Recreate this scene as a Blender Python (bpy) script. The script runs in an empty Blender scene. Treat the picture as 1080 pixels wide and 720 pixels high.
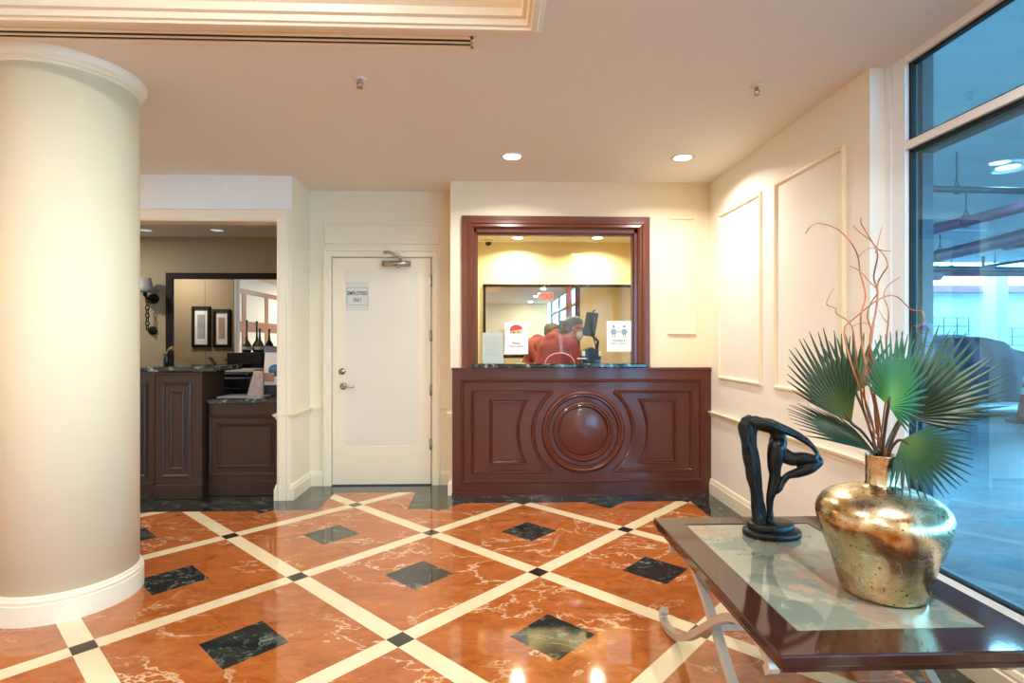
import bpy, bmesh, math, random
from mathutils import Vector as V, Matrix
random.seed(7)
PI = math.pi
SC = bpy.context.scene
COL = SC.collection
# ------------------------------------------------------------------ camera numbers (1080x720)
FPX, YAW, EYE = 577.5, 0.036, 1.3
CY, SY = math.cos(YAW), math.sin(YAW)
def at(u, v, X=None, Y=None, Z=None, d=None):
    """world point seen at photo pixel (u,v) on the plane X=, Y=, Z= or at depth d"""
    a, b = (u-540)/FPX, -(v-360)/FPX
    r = V((SY+a*CY, CY-a*SY, b))
    t = d if d is not None else X/r.x if X is not None else Y/r.y if Y is not None else (Z-EYE)/r.z
    return V((0, 0, EYE)) + t*r
def lin(h):
    h = h.lstrip('#'); o = []
    for i in (0, 2, 4):
        x = int(h[i:i+2], 16)/255
        o.append(x/12.92 if x <= .04045 else ((x+.055)/1.055)**2.4)
    return (o[0], o[1], o[2], 1)
# ------------------------------------------------------------------ mesh builder
class MB:
    def __init__(s): s.v, s.f, s.sm = [], [], []
    def add(s, vs, fs, smooth=False):
        n = len(s.v); s.v += [V(p) for p in vs]
        for f in fs: s.f.append([i+n for i in f]); s.sm.append(smooth)
        return s
    def box(s, x0, x1, y0, y1, z0, z1):
        vs = [(x, y, z) for z in (z0, z1) for y in (y0, y1) for x in (x0, x1)]
        return s.add(vs, [(0,2,3,1),(4,5,7,6),(0,1,5,4),(2,6,7,3),(0,4,6,2),(1,3,7,5)])
    def prism(s, poly, axis, a, b):
        """extrude a 2D polygon along an axis: x -> (y,z), y -> (x,z), z -> (x,y)"""
        def p(q, t): return (t, q[0], q[1]) if axis == 'x' else (q[0], t, q[1]) if axis == 'y' else (q[0], q[1], t)
        n = len(poly)
        vs = [p(q, a) for q in poly] + [p(q, b) for q in poly]
        fs = [list(range(n))[::-1], list(range(n, 2*n))] + [(i, (i+1) % n, n+(i+1) % n, n+i) for i in range(n)]
        return s.add(vs, fs)
    def lathe(s, c, prof, seg=48, axis=(0,0,1), a0=0, a1=2*PI, sx=1, sy=1):
        """prof: list of (radius, height along axis)"""
        ax = V(axis).normalized(); q = V((0,0,1)).rotation_difference(ax); c = V(c)
        full = abs(a1-a0-2*PI) < 1e-6; m = seg if full else seg+1; vs, fs = [], []
        for r, h in prof:
            for k in range(m):
                t = a0+(a1-a0)*k/seg
                vs.append(c + q @ V((r*math.cos(t)*sx, r*math.sin(t)*sy, h)))
        for i in range(len(prof)-1):
            for k in range(m if full else m-1):
                k2 = (k+1) % m
                fs.append((i*m+k, i*m+k2, (i+1)*m+k2, (i+1)*m+k))
        if full:
            if prof[0][0] > 1e-5: fs.append(list(range(m))[::-1])
            if prof[-1][0] > 1e-5: fs.append([(len(prof)-1)*m+k for k in range(m)])
        return s.add(vs, fs, True)
    def tube(s, pts, rad, seg=10, flat=1.0):
        pts = [V(p) for p in pts]; n = len(pts)
        R = rad if isinstance(rad, (list, tuple)) else [rad]*n
        vs, fs = [], []; up = None
        for i, p in enumerate(pts):
            t = (pts[min(i+1, n-1)]-pts[max(i-1, 0)]).normalized()
            if up is None: up = V((0,0,1)) if abs(t.z) < .9 else V((1,0,0))
            u = t.cross(up).normalized(); w = u.cross(t).normalized(); up = w
            for k in range(seg):
                a = 2*PI*k/seg
                vs.append(p + R[i]*(math.cos(a)*u*flat + math.sin(a)*w))
        for i in range(n-1):
            for k in range(seg):
                k2 = (k+1) % seg
                fs.append((i*seg+k, i*seg+k2, (i+1)*seg+k2, (i+1)*seg+k))
        fs.append(list(range(seg))[::-1]); fs.append([(n-1)*seg+k for k in range(seg)])
        return s.add(vs, fs, True)
    def ball(s, c, r, seg=20, rings=12, rot=None):
        r = V(r) if isinstance(r, (list, tuple, V)) else V((r, r, r)); c = V(c)
        vs, fs = [], []
        for i in range(rings+1):
            th = PI*i/rings
            for k in range(seg):
                ph = 2*PI*k/seg
                p = V((r.x*math.sin(th)*math.cos(ph), r.y*math.sin(th)*math.sin(ph), r.z*math.cos(th)))
                if rot is not None: p = rot @ p
                vs.append(c+p)
        for i in range(rings):
            for k in range(seg):
                k2 = (k+1) % seg
                fs.append((i*seg+k, (i+1)*seg+k, (i+1)*seg+k2, i*seg+k2))
        return s.add(vs, fs, True)
    def sweep(s, path, n, prof, closed=False, smooth=False):
        """sweep profile (side, along n) on a path in the plane normal to n, with mitred corners; side = n x tangent"""
        n = V(n).normalized(); P = [V(p) for p in path]; m = len(P); vs, fs = [], []; k = len(prof)
        for i in range(m):
            tp = (P[i]-P[i-1]).normalized() if (closed or i > 0) else None
            tn = (P[(i+1) % m]-P[i]).normalized() if (closed or i < m-1) else None
            tp = tp or tn; tn = tn or tp
            s1, s2 = n.cross(tp), n.cross(tn); b = (s1+s2).normalized(); b = b/max(.2, b.dot(s1))
            for (a, h) in prof: vs.append(P[i]+a*b+h*n)
        for i in range(m if closed else m-1):
            j = (i+1) % m
            for q in range(k):
                q2 = (q+1) % k
                fs.append((i*k+q, i*k+q2, j*k+q2, j*k+q))
        if not closed: fs += [list(range(k)), [(m-1)*k+q for q in range(k)][::-1]]
        return s.add(vs, fs, smooth)
    def build(s, name, mat, parent=None, bevel=0, remesh=0, smooth_it=0, crisp=False):
        me = bpy.data.meshes.new(name)
        off = V((0,0,0)); q = parent
        while q is not None: off += V(q.location); q = q.parent
        me.from_pydata([p-off for p in s.v], [], s.f)
        bm = bmesh.new(); bm.from_mesh(me)
        for f, t in zip(bm.faces, s.sm): f.smooth = t
        bmesh.ops.recalc_face_normals(bm, faces=bm.faces); bm.to_mesh(me); bm.free()
        me.materials.append(mat)
        o = bpy.data.objects.new(name, me); COL.objects.link(o)
        if remesh:
            md = o.modifiers.new('r', 'REMESH'); md.mode = 'VOXEL'; md.voxel_size = remesh; md.use_smooth_shade = True
            if smooth_it:
                ms = o.modifiers.new('s', 'SMOOTH'); ms.factor = .5; ms.iterations = smooth_it
        if crisp: md = o.modifiers.new('e', 'EDGE_SPLIT'); md.split_angle = .5
        if bevel:
            md = o.modifiers.new('b', 'BEVEL'); md.width = bevel; md.segments = 2; md.limit_method = 'ANGLE'
            md.angle_limit = .6
        if parent is not None: o.parent = parent
        return o
def tag(o, label=None, cat=None, group=None, kind=None):
    if label: o['label'] = label
    if cat: o['category'] = cat
    if group: o['group'] = group
    if kind: o['kind'] = kind
    return o
def empty(name, loc, label, cat, group=None, kind=None):
    o = bpy.data.objects.new(name, None); COL.objects.link(o); o.location = loc; o.empty_display_size = .05
    return tag(o, label, cat, group, kind)
def copy_tree(o, loc=None, parent=None, label=None):
    c = o.copy(); COL.objects.link(c)
    if parent is not None: c.parent = parent
    if loc is not None: c.location = loc
    if label: c['label'] = label
    for ch in list(o.children): copy_tree(ch, None, c)
    return c
def struct(name, mb, mat, label, cat, parent=None, bevel=0):
    return tag(mb.build(name, mat, parent, bevel), label, cat, None, 'structure')
def text(name, body, mat, parent, c, w, h, facing='-y', bold=0.0, lines=1):
    """flat lettering fitted into w x h, centred at c, reading from -y (or from +y)"""
    cu = bpy.data.curves.new('t', 'FONT'); cu.body = body; cu.align_x = 'CENTER'; cu.offset = bold; cu.size = 1
    tmp = bpy.data.objects.new('t', cu); COL.objects.link(tmp)
    dg = bpy.context.evaluated_depsgraph_get()
    me = bpy.data.meshes.new_from_object(tmp.evaluated_get(dg))
    COL.objects.unlink(tmp); bpy.data.objects.remove(tmp)
    xs = [v.co.x for v in me.vertices]; ys = [v.co.y for v in me.vertices]
    sx, sy = w/(max(xs)-min(xs)), h/(max(ys)-min(ys)); cx, cy = (max(xs)+min(xs))/2, (max(ys)+min(ys))/2
    off = V((0,0,0)); q = parent
    while q is not None: off += V(q.location); q = q.parent
    c = V(c)-off; sg = 1 if facing == '-y' else -1
    for v in me.vertices: v.co = V((c.x+sg*(v.co.x-cx)*sx, c.y, c.z+(v.co.y-cy)*sy))
    me.materials.clear(); me.materials.append(mat); me.name = name
    o = bpy.data.objects.new(name, me); COL.objects.link(o); o.parent = parent
    return o
# ------------------------------------------------------------------ materials
class NT:
    def __init__(s, name):
        s.m = bpy.data.materials.new(name); s.m.use_nodes = True; s.t = s.m.node_tree; s.t.nodes.clear()
        s.out = s.t.nodes.new('ShaderNodeOutputMaterial')
    def n(s, typ, **k):
        o = s.t.nodes.new('ShaderNode'+typ)
        for a, b in k.items(): setattr(o, a, b)
        return o
    def link(s, a, b): s.t.links.new(a, b)
    def put(s, sock, val):
        if hasattr(val, 'is_linked') or hasattr(val, 'links'): s.link(val, sock)
        else: sock.default_value = val
    def math(s, op, a, b=0.0, c=None, clamp=False):
        o = s.n('Math', operation=op, use_clamp=clamp); s.put(o.inputs[0], a); s.put(o.inputs[1], b)
        if c is not None: s.put(o.inputs[2], c)
        return o.outputs[0]
    def coord(s, scale=(1,1,1), rot=(0,0,0)):
        tc = s.n('TexCoord'); mp = s.n('Mapping'); s.link(tc.outputs['Object'], mp.inputs[0])
        mp.inputs['Scale'].default_value = scale; mp.inputs['Rotation'].default_value = rot
        return mp.outputs[0]
    def noise(s, vec, scale, detail=3, rough=.5, dist=0):
        o = s.n('TexNoise'); s.link(vec, o.inputs['Vector']); o.inputs['Scale'].default_value = scale
        o.inputs['Detail'].default_value = detail; o.inputs['Roughness'].default_value = rough; o.inputs['Distortion'].default_value = dist
        return o.outputs[0]
    def ramp(s, fac, stops):
        o = s.n('ValToRGB'); s.link(fac, o.inputs[0]); e = o.color_ramp.elements
        while len(e) < len(stops): e.new(.5)
        for q, (p, c) in zip(e, stops):
            q.position = p; q.color = c if isinstance(c, tuple) else (c, c, c, 1)
        return o.outputs[0]
    def mix(s, f, a, b):
        o = s.n('Mix', data_type='RGBA'); s.put(o.inputs[0], f); s.put(o.inputs[6], a); s.put(o.inputs[7], b)
        return o.outputs[2]
    def pbr(s, color, rough=.5, metal=0, spec=.5, coat=0, bump=None, bstr=.2, bdist=.01, **k):
        p = s.n('BsdfPrincipled'); s.put(p.inputs['Base Color'], color); s.put(p.inputs['Roughness'], rough)
        p.inputs['Metallic'].default_value = metal; s.put(p.inputs['Specular IOR Level'], spec)
        p.inputs['Coat Weight'].default_value = coat; p.inputs['Coat Roughness'].default_value = .08
        for a, b in k.items(): s.put(p.inputs[a.replace('_', ' ')], b)
        if bump is not None:
            b = s.n('Bump'); b.inputs['Strength'].default_value = bstr; b.inputs['Distance'].default_value = bdist
            s.link(bump, b.inputs['Height']); s.link(b.outputs[0], p.inputs['Normal'])
        s.link(p.outputs[0], s.out.inputs[0]); return s.m
def plain(name, hx, rough=.5, metal=0, spec=.5, coat=0, nscale=40, amt=.06, bstr=.0, **k):
    t = NT(name); c = lin(hx); vec = t.coord()
    f = t.noise(vec, nscale, 3)
    d = tuple(x*(1-amt*2) for x in c[:3])+(1,)
    col = t.mix(f, d, tuple(min(1, x*(1+amt)) for x in c[:3])+(1,))
    return t.pbr(col, rough, metal, spec, coat, f if bstr else None, bstr, **k)
def paper_wall(name, hx, vert=True, amt=.035):
    t = NT(name); c = lin(hx)
    vec = t.coord((28, 28, .9) if vert else (1.2, 1.2, 60))
    f = t.noise(vec, 3.2, 4, .6)
    col = t.mix(f, tuple(x*(1-amt*1.6) for x in c[:3])+(1,), tuple(min(1, x*(1+amt)) for x in c[:3])+(1,))
    return t.pbr(col, .62, spec=.25, bump=f, bstr=.12, bdist=.004)
def wood(name, hx, hx2, axis='x', rough=.28, coat=.25, sc=1):
    t = NT(name); s = {'x': (1.6, 22, 22), 'y': (22, 1.6, 22), 'z': (22, 22, 1.6)}[axis]
    vec = t.coord(tuple(q*sc for q in s))
    f = t.noise(vec, 1.5, 5, .6, .6)
    g = t.noise(t.coord((2, 2, 2)), 1.3, 2)
    col = t.mix(t.math('MULTIPLY', t.math('ADD', f, g), .5), lin(hx), lin(hx2))
    return t.pbr(col, rough, spec=.4, coat=coat, bump=f, bstr=.05, bdist=.002)
def emit(name, rgb, st):
    t = NT(name); e = t.n('Emission'); e.inputs[0].default_value = rgb if len(rgb) == 4 else rgb+(1,); e.inputs[1].default_value = st
    t.link(e.outputs[0], t.out.inputs[0]); return t.m
def pane(name, tint, refl=1.0, rough=0.0, milk=0.0, milkcol=(1,1,1,1), bumpsc=0, bstr=.1):
    """thin glazing: tinted see-through with a fresnel mirror coat"""
    t = NT(name)
    tr = t.n('BsdfTransparent'); tr.inputs[0].default_value = tint
    gl = t.n('BsdfGlossy'); gl.inputs['Roughness'].default_value = rough
    fr = t.n('Fresnel'); fr.inputs[0].default_value = 1.45
    if bumpsc:
        b = t.n('Bump'); b.inputs['Strength'].default_value = bstr; b.inputs['Distance'].default_value = .004
        t.link(t.noise(t.coord(), bumpsc, 2), b.inputs['Height']); t.link(b.outputs[0], gl.inputs['Normal'])
    base = tr.outputs[0]
    if milk:
        df = t.n('BsdfDiffuse'); df.inputs[0].default_value = milkcol
        mm = t.n('MixShader'); mm.inputs[0].default_value = milk; t.link(base, mm.inputs[1]); t.link(df.outputs[0], mm.inputs[2]); base = mm.outputs[0]
    ms = t.n('MixShader'); t.link(t.math('MULTIPLY', fr.outputs[0], refl), ms.inputs[0])
    t.link(base, ms.inputs[1]); t.link(gl.outputs[0], ms.inputs[2]); t.link(ms.outputs[0], t.out.inputs[0])
    return t.m
def black_marble(name):
    t = NT(name); vec = t.coord((1, 1.6, 1))
    n1 = t.noise(vec, 5, 6, .65, 1.2); n2 = t.noise(vec, 14, 4, .6, .6)
    v = t.math('SUBTRACT', 1, t.math('MULTIPLY', t.math('ABSOLUTE', t.math('SUBTRACT', n1, .5)), 26), clamp=True)
    v = t.math('MULTIPLY', v, t.ramp(n2, [(.5, 0.0), (.62, 1.0)]))
    col = t.mix(t.math('MULTIPLY', v, .8), t.mix(n2, lin('0b0f10'), lin('2a3536')), lin('b9bfb4'))
    return t.pbr(col, .08, spec=.5, coat=.2)

M = {}
M['wall'] = paper_wall('cream grasscloth', 'f0e2c6')
M['wall_w'] = paper_wall('pale cream wall', 'f0ece4')
M['wall_col'] = paper_wall('column grasscloth', 'efdcb6', vert=False, amt=.03)
M['trim'] = plain('cream trim paint', 'f2e5c8', .4, amt=.01)
M['ceil'] = plain('ceiling paint', 'e7e3da', .8, amt=.01, spec=.1)
M['ceil2'] = plain('office ceiling paint', 'f0f0f2', .8, amt=.01, spec=.1)
M['tan'] = paper_wall('tan office wall', 'a89576')
M['yellow'] = paper_wall('yellow office wall', 'f3e3b4', amt=.02)
M['mahog'] = wood('mahogany', '4a2219', '683325', 'x')
M['mahog_v'] = wood('mahogany upright', '5a2f20', '743f2c', 'z')
M['espresso'] = wood('espresso cabinet', '2b1812', '43271c', 'z', rough=.35)
M['tablewood'] = wood('table wood', '2e1710', '4a281b', 'y', rough=.07, coat=.2)
M['darkframe'] = plain('dark frame', '1d120d', .6, spec=.25)
M['marble'] = black_marble('black marble')
M['bronze'] = plain('black bronze', '0f0f10', .42, spec=.35, coat=.1, nscale=60, amt=.3, bstr=.25)
M['silver'] = plain('brushed aluminium', 'c4c0b9', .35, .6, nscale=90)
M['nickel'] = plain('satin nickel', 'b0a79b', .25, .9)
M['grey_steel'] = plain('champagne painted steel', 'c9bba8', .38, .35, nscale=120)
M['white_al'] = plain('white aluminium', 'eaf0f6', .4, .0, amt=.02)
M['black'] = plain('black plastic', '0c0d10', .35)
M['gasket'] = plain('black rubber gasket', '06080a', .6)
M['dkgrey'] = plain('anodised grey', '4a5660', .4, .3)
M['white'] = plain('white paper', 'f4f1ec', .6, amt=.01)
M['plaster'] = plain('white plastic', 'e9e4da', .4, amt=.01)
M['mirror'] = plain('mirror silver', 'e8e6df', .0, 1.0, amt=.0)
M['iron'] = plain('wrought iron', '241d18', .4, .5)
M['gold_wire'] = plain('gilt wire', 'a98a55', .35, .7)
M['ink'] = plain('black ink', '30302f', .6)
M['navy_ink'] = plain('navy ink', '33435f', .6)
M['blue_ink'] = plain('pale blue ink', '8fa6bd', .6)
M['red_ink'] = plain('red ink', 'c6483c', .6)
M['tan_ink'] = plain('tan ink', 'e3b98c', .6)
M['concrete'] = None
M['lamp'] = emit('lamp lens', (1, .93, .8, 1), 14)
M['lamp_soft'] = emit('dim lamp lens', (.9, .95, 1, 1), .55)
M['lamp_cool'] = emit('garage lamp', (.8, .95, 1, 1), 5)
M['glass_sv'] = pane('service glass', (.97, .98, .96, 1), .22)
M['glass_win'] = pane('tinted window glass', (.60, .85, .97, 1), .4)
def table_glass():
    t = NT('antiqued glass with painted sheen'); vec = t.coord()
    n = t.noise(vec, 1.7, 6, .65, .4); n2 = t.noise(t.coord((1, 1, 1), (0, 0, 1)), 1.3, 5, .7, .5)
    patch = t.ramp(n, [(.47, 0.0), (.49, 1.0)]); pk = t.ramp(n2, [(.5, 0.0), (.52, 1.0)])
    colr = t.mix(pk, t.mix(patch, lin('a9b5a2'), lin('cfd0b4')), lin('d2b79c'))
    tr = t.n('BsdfTransparent'); tr.inputs[0].default_value = (.84, .9, .85, 1)
    p = t.n('BsdfDiffuse'); t.link(colr, p.inputs[0])
    m1 = t.n('MixShader'); m1.inputs[0].default_value = .55; t.link(tr.outputs[0], m1.inputs[1]); t.link(p.outputs[0], m1.inputs[2])  # milky share puts the bright reflected sheen into the glass colour
    gl = t.n('BsdfGlossy'); gl.inputs['Roughness'].default_value = .015
    fr = t.n('Fresnel'); fr.inputs[0].default_value = 1.5
    m2 = t.n('MixShader'); t.link(t.math('MULTIPLY', fr.outputs[0], 1.5), m2.inputs[0]); t.link(m1.outputs[0], m2.inputs[1]); t.link(gl.outputs[0], m2.inputs[2])
    t.link(m2.outputs[0], t.out.inputs[0]); return t.m
M['glass_tab'] = table_glass()
M['clear'] = pane('acrylic', (.97, .98, .98, 1), .25)
def frosted():
    t = NT('frosted white pane'); vec = t.coord(); f = t.noise(vec, 3, 2)
    return t.pbr(t.mix(f, lin('e6dcc6'), lin('ece3d0')), .3, spec=.4)
M['frost'] = frosted()

# ---- floor: rotated grid of cream strips, red marble cells, black insets and a black border
def floor_mat():
    t = NT('inlaid marble floor')
    tc = t.n('TexCoord'); sep = t.n('SeparateXYZ'); t.link(tc.outputs['Object'], sep.inputs[0])
    x, y = sep.outputs[0], sep.outputs[1]
    S, OX, OY, ROT = .668, -.408, 3.075, .011
    dx, dy = t.math('SUBTRACT', x, OX), t.math('SUBTRACT', y, OY)
    c, s = math.cos(ROT)/S, math.sin(ROT)/S
    i = t.math('ADD', t.math('MULTIPLY', dx, c), t.math('MULTIPLY', dy, s))
    j = t.math('SUBTRACT', t.math('MULTIPLY', dy, c), t.math('MULTIPLY', dx, s))
    a = t.math('MULTIPLY', t.math('SUBTRACT', t.math('ADD', i, j), 1), .5)
    b = t.math('MULTIPLY', t.math('SUBTRACT', t.math('SUBTRACT', i, j), 1), .5)
    def cell(q):
        f = t.math('FLOOR', t.math('ADD', q, .5)); return f, t.math('ABSOLUTE', t.math('SUBTRACT', q, f))
    fa, da = cell(a); fb, db = cell(b)                     # distance to the nearest strip centre
    W = .047
    sa, sb = t.math('LESS_THAN', da, W), t.math('LESS_THAN', db, W)
    strip = t.math('MAXIMUM', sa, sb); node = t.math('MULTIPLY', sa, sb)
    inset = t.math('MULTIPLY', t.math('GREATER_THAN', da, .5-.143), t.math('GREATER_THAN', db, .5-.143))
    def lt(q, v): return t.math('LESS_THAN', q, v)
    def gt(q, v): return t.math('GREATER_THAN', q, v)
    AND = lambda p, q: t.math('MULTIPLY', p, q)
    OR = lambda p, q: t.math('MAXIMUM', p, q)
    fld = OR(AND(lt(y, 4.27), lt(x, 1.61)), AND(AND(lt(y, 4.41), gt(x, -.33)), lt(x, 1.61)))
    fld = OR(fld, AND(AND(lt(y, 4.75), gt(x, -1.35)), lt(x, -.66)))
    # per-tile random offset for the veining
    cmb = t.n('CombineXYZ'); t.link(t.math('FLOOR', a), cmb.inputs[0]); t.link(t.math('FLOOR', b), cmb.inputs[1])
    wn = t.n('TexWhiteNoise'); wn.noise_dimensions = '3D'; t.link(cmb.outputs[0], wn.inputs[0])
    sc = t.n('VectorMath', operation='SCALE'); t.link(wn.outputs['Color'], sc.inputs[0]); sc.inputs['Scale'].default_value = 30
    ad = t.n('VectorMath', operation='ADD'); t.link(tc.outputs['Object'], ad.inputs[0]); t.link(sc.outputs[0], ad.inputs[1])
    mp = t.n('Mapping'); t.link(ad.outputs[0], mp.inputs[0]); mp.inputs['Scale'].default_value = (1, 1.7, 1); mp.inputs['Rotation'].default_value = (0, 0, .5)
    vec = mp.outputs[0]
    n1 = t.noise(vec, 1.9, 7, .58, .35); n2 = t.noise(vec, 1.7, 4, .55, .3); n3 = t.noise(vec, 26, 3, .6, 1.0)
    n4 = t.noise(vec, 6.5, 5, .7, .8)
    base = t.ramp(t.math('ADD', t.math('MULTIPLY', n4, .7), t.math('MULTIPLY', n3, .3)),
                  [(.3, lin('80401a')), (.47, lin('ae5f2a')), (.62, lin('bd6e36')), (.78, lin('cb8d58'))])
    vein = t.math('SUBTRACT', 1, t.math('MULTIPLY', t.math('ABSOLUTE', t.math('SUBTRACT', n1, .5)), 85), clamp=True)
    vein = t.math('MULTIPLY', vein, t.ramp(n2, [(.38, .08), (.56, 1.0)]))
    fleck = t.ramp(n3, [(.68, 0.0), (.78, .5)])
    fleck = t.math('MULTIPLY', fleck, t.ramp(n2, [(.4, .15), (.6, .9)]))
    red = t.mix(t.math('MAXIMUM', vein, fleck), base, lin('ecc9a2'))
    # fine joints between the red tiles: through the insets' diagonals
    ja = t.math('LESS_THAN', t.math('ABSOLUTE', t.math('SUBTRACT', da, .5)), .0016); jb = t.math('LESS_THAN', t.math('ABSOLUTE', t.math('SUBTRACT', db, .5)), .0016)
    red = t.mix(t.math('MULTIPLY', OR(ja, jb), .35), red, lin('6a3a22'))
    cream = t.mix(t.noise(vec, 5, 4, .6, .8), lin('e6cf9f'), lin('f6e8c8'))
    bn = t.noise(vec, 4.5, 6, .65, 1.5)
    bv = t.math('SUBTRACT', 1, t.math('MULTIPLY', t.math('ABSOLUTE', t.math('SUBTRACT', bn, .5)), 30), clamp=True)
    bv = t.math('MULTIPLY', bv, t.ramp(n4, [(.45, 0.0), (.65, .7)]))
    blk = t.mix(bv, t.mix(n4, lin('10171a'), lin('27322f')), lin('a9b3a2'))
    nodec = lin('2a2420')
    colr = t.mix(inset, red, blk); colr = t.mix(strip, colr, cream); colr = t.mix(node, colr, nodec)
    # border slabs with joints
    jx = t.math('LESS_THAN', t.math('ABSOLUTE', t.math('SUBTRACT', t.math('FRACT', t.math('MULTIPLY', x, 1.55)), .5)), .006)
    blk2 = t.mix(t.math('MULTIPLY', jx, .5), blk, lin('7d8a86'))
    colr = t.mix(fld, blk2, colr)
    return t.pbr(colr, .055, spec=.55, coat=.35, bump=n4, bstr=.012, bdist=.003)
M['floor'] = floor_mat()

# ================================================================== THE ROOM
XW, YB, YC, ZC = 1.875, 4.655, 4.625, 2.66          # right wall, back wall, counter face, ceiling
XL, YR = -5.2, -7.0                                  # left and rear wall of the lobby
XG = 1.98                                            # window plane
ZO = 2.44                                            # office ceilings
YM1, YM2 = 6.1, 6.3                                  # back walls of the left office and the window office
struct('floor', MB().box(XL-.1, 2.0, YR-.1, 6.5, -.1, 0), M['floor'], 'polished floor of red marble squares, cream strips and black insets', 'floor')
# ceiling with a rectangular tray
TX0, TX1, TY0, TY1 = -3.6, .16, -2.2, 2.32
cm = MB()
cm.box(XL-.1, TX0, YR-.1, 4.7, ZC, ZC+.08); cm.box(TX1, 2.06, YR-.1, 2.7, ZC, ZC+.08); cm.box(TX1, 1.99, 2.7, 4.7, ZC, ZC+.08)
cm.box(TX0, TX1, TY1, 4.7, ZC, ZC+.08); cm.box(TX0, TX1, YR-.1, TY0, ZC, ZC+.08)
cm.box(-1.66, -.34, 4.7, 5.1, ZC, ZC+.08)
cm.box(TX0-.04, TX1+.04, TY0-.04, TY1+.04, 2.95, 3.0)
for a in ((TX0-.04, TX0, TY0-.04, TY1+.04), (TX1, TX1+.04, TY0-.04, TY1+.04), (TX0, TX1, TY0-.04, TY0), (TX0, TX1, TY1, TY1+.04)):
    cm.box(*a, ZC+.08, 2.95)
ceil = struct('ceiling', cm, M['ceil'], 'smooth cream lobby ceiling with a raised rectangular tray', 'ceiling')
crown = MB()
prof = [(-.055, -.002), (-.055, -.018), (-.035, -.022), (-.03, -.035), (-.005, -.038), (0, -.028), (.012, -.026), (.018, -.004), (.035, 0), (.04, .03), (.062, .045), (.066, .075), (.09, .09), (.095, .13), (.095, .15), (0, .15), (0, -.002)]
path = [(TX0, TY0, ZC), (TX1, TY0, ZC), (TX1, TY1, ZC), (TX0, TY1, ZC)]
crown.sweep(path, (0,0,1), prof, True)
struct('trim_1', crown, M['trim'], 'stepped cream crown moulding round the ceiling tray', 'moulding')

# walls of the lobby
struct('wall_right', MB().box(XW, 2.0, 2.655, YB+.1, 0, ZC), paper_wall('pale right wall paper', 'efe9dd'), 'cream papered right wall with two framed panels', 'wall')
wb = MB()
wx0, wx1, wz0, wz1 = -.165, 1.255, 1.07, 2.27          # service opening
wb.box(-.355, wx0, YB, YB+.12, 0, ZC); wb.box(wx1, XW, YB, YB+.12, 0, ZC); wb.box(wx0, wx1, YB, YB+.12, 0, wz0); wb.box(wx0, wx1, YB, YB+.12, wz1, ZC)
wb.box(-.355, -.27, YB+.12, 5.1, 0, ZC)
struct('wall_back', wb, M['wall'], 'cream back wall around the wood framed service window', 'wall')
wr = MB(); wr.box(-1.66, -1.446, 5.0, 5.1, 0, ZC); wr.box(-.55, -.355, 5.0, 5.1, 0, ZC); wr.box(-1.446, -.55, 5.0, 5.1, 2.062, ZC)
struct('wall_recess', wr, M['wall'], 'cream wall at the back of the door recess', 'wall')
# opening wall on the left: pier, header, left stub
PX0, PX1, PY = -1.76, -1.645, 4.56
OPX0, OPZ = -3.45, 2.28
wp = MB(); wp.box(PX0+.01, PX1, PY, 5.1, 0, ZC)
struct('wall_pier', wp, M['wall'], 'narrow cream pier between office opening and door recess', 'wall')
wh = MB(); wh.box(OPX0, PX0+.01, PY, PY+.12, OPZ+.03, ZC); wh.box(XL, OPX0, PY, PY+.12, 0, ZC); wh.box(PX0+.01, PX1, PY-.003, PY-.0005, OPZ+.101, ZC)
struct('wall_header', wh, M['wall_w'], 'pale wall above the wide office opening', 'wall')
struct('wall_left', MB().box(XL-.1, XL, YR, 6.2, 0, ZC), M['wall'], 'cream left wall of the lobby', 'wall')
struct('wall_rear', MB().box(XL, 2.0, YR-.1, YR, 0, ZC), M['wall'], 'cream rear wall of the lobby seen in the mirror', 'wall')
struct('wall_low', MB().box(1.86, 2.03, YR, 2.655, 0, .235), M['wall_w'], 'low cream wall under the window', 'wall')

mbw = MB()
for y0, y1 in ((-1.9, -1.72), (-.72, -.54), (.42, .6), (1.6, 1.78)): mbw.box(XL, XL+.012, y0, y1, .14, 2.4)
mbw.box(XL, XL+.014, -1.9, 1.78, 1.5, 1.72); mbw.box(XL, XL+.014, -1.9, 1.78, 2.3, 2.4)
struct('trim_12', mbw, plain('brown wall bands', '9a6a4e', .4), 'brown bands on the left lobby wall seen in the office mirror', 'wall bands')
# casing of the opening
cas = [(0, 0), (0, .018), (.02, .03), (.075, .022), (.09, .03), (.1, .012), (.1, 0)]
mb = MB(); mb.sweep([(OPX0, PY, OPZ), (PX0, PY, OPZ), (PX0, PY, 0)], (0,-1,0), cas); 
mb.box(PX0-.004, PX0+.012, PY, PY+.13, 0, OPZ); mb.box(OPX0, PX0, PY, PY+.13, OPZ, OPZ+.03)
struct('trim_2', mb, M['trim'], 'cream casing around the left office opening', 'moulding')
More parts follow.
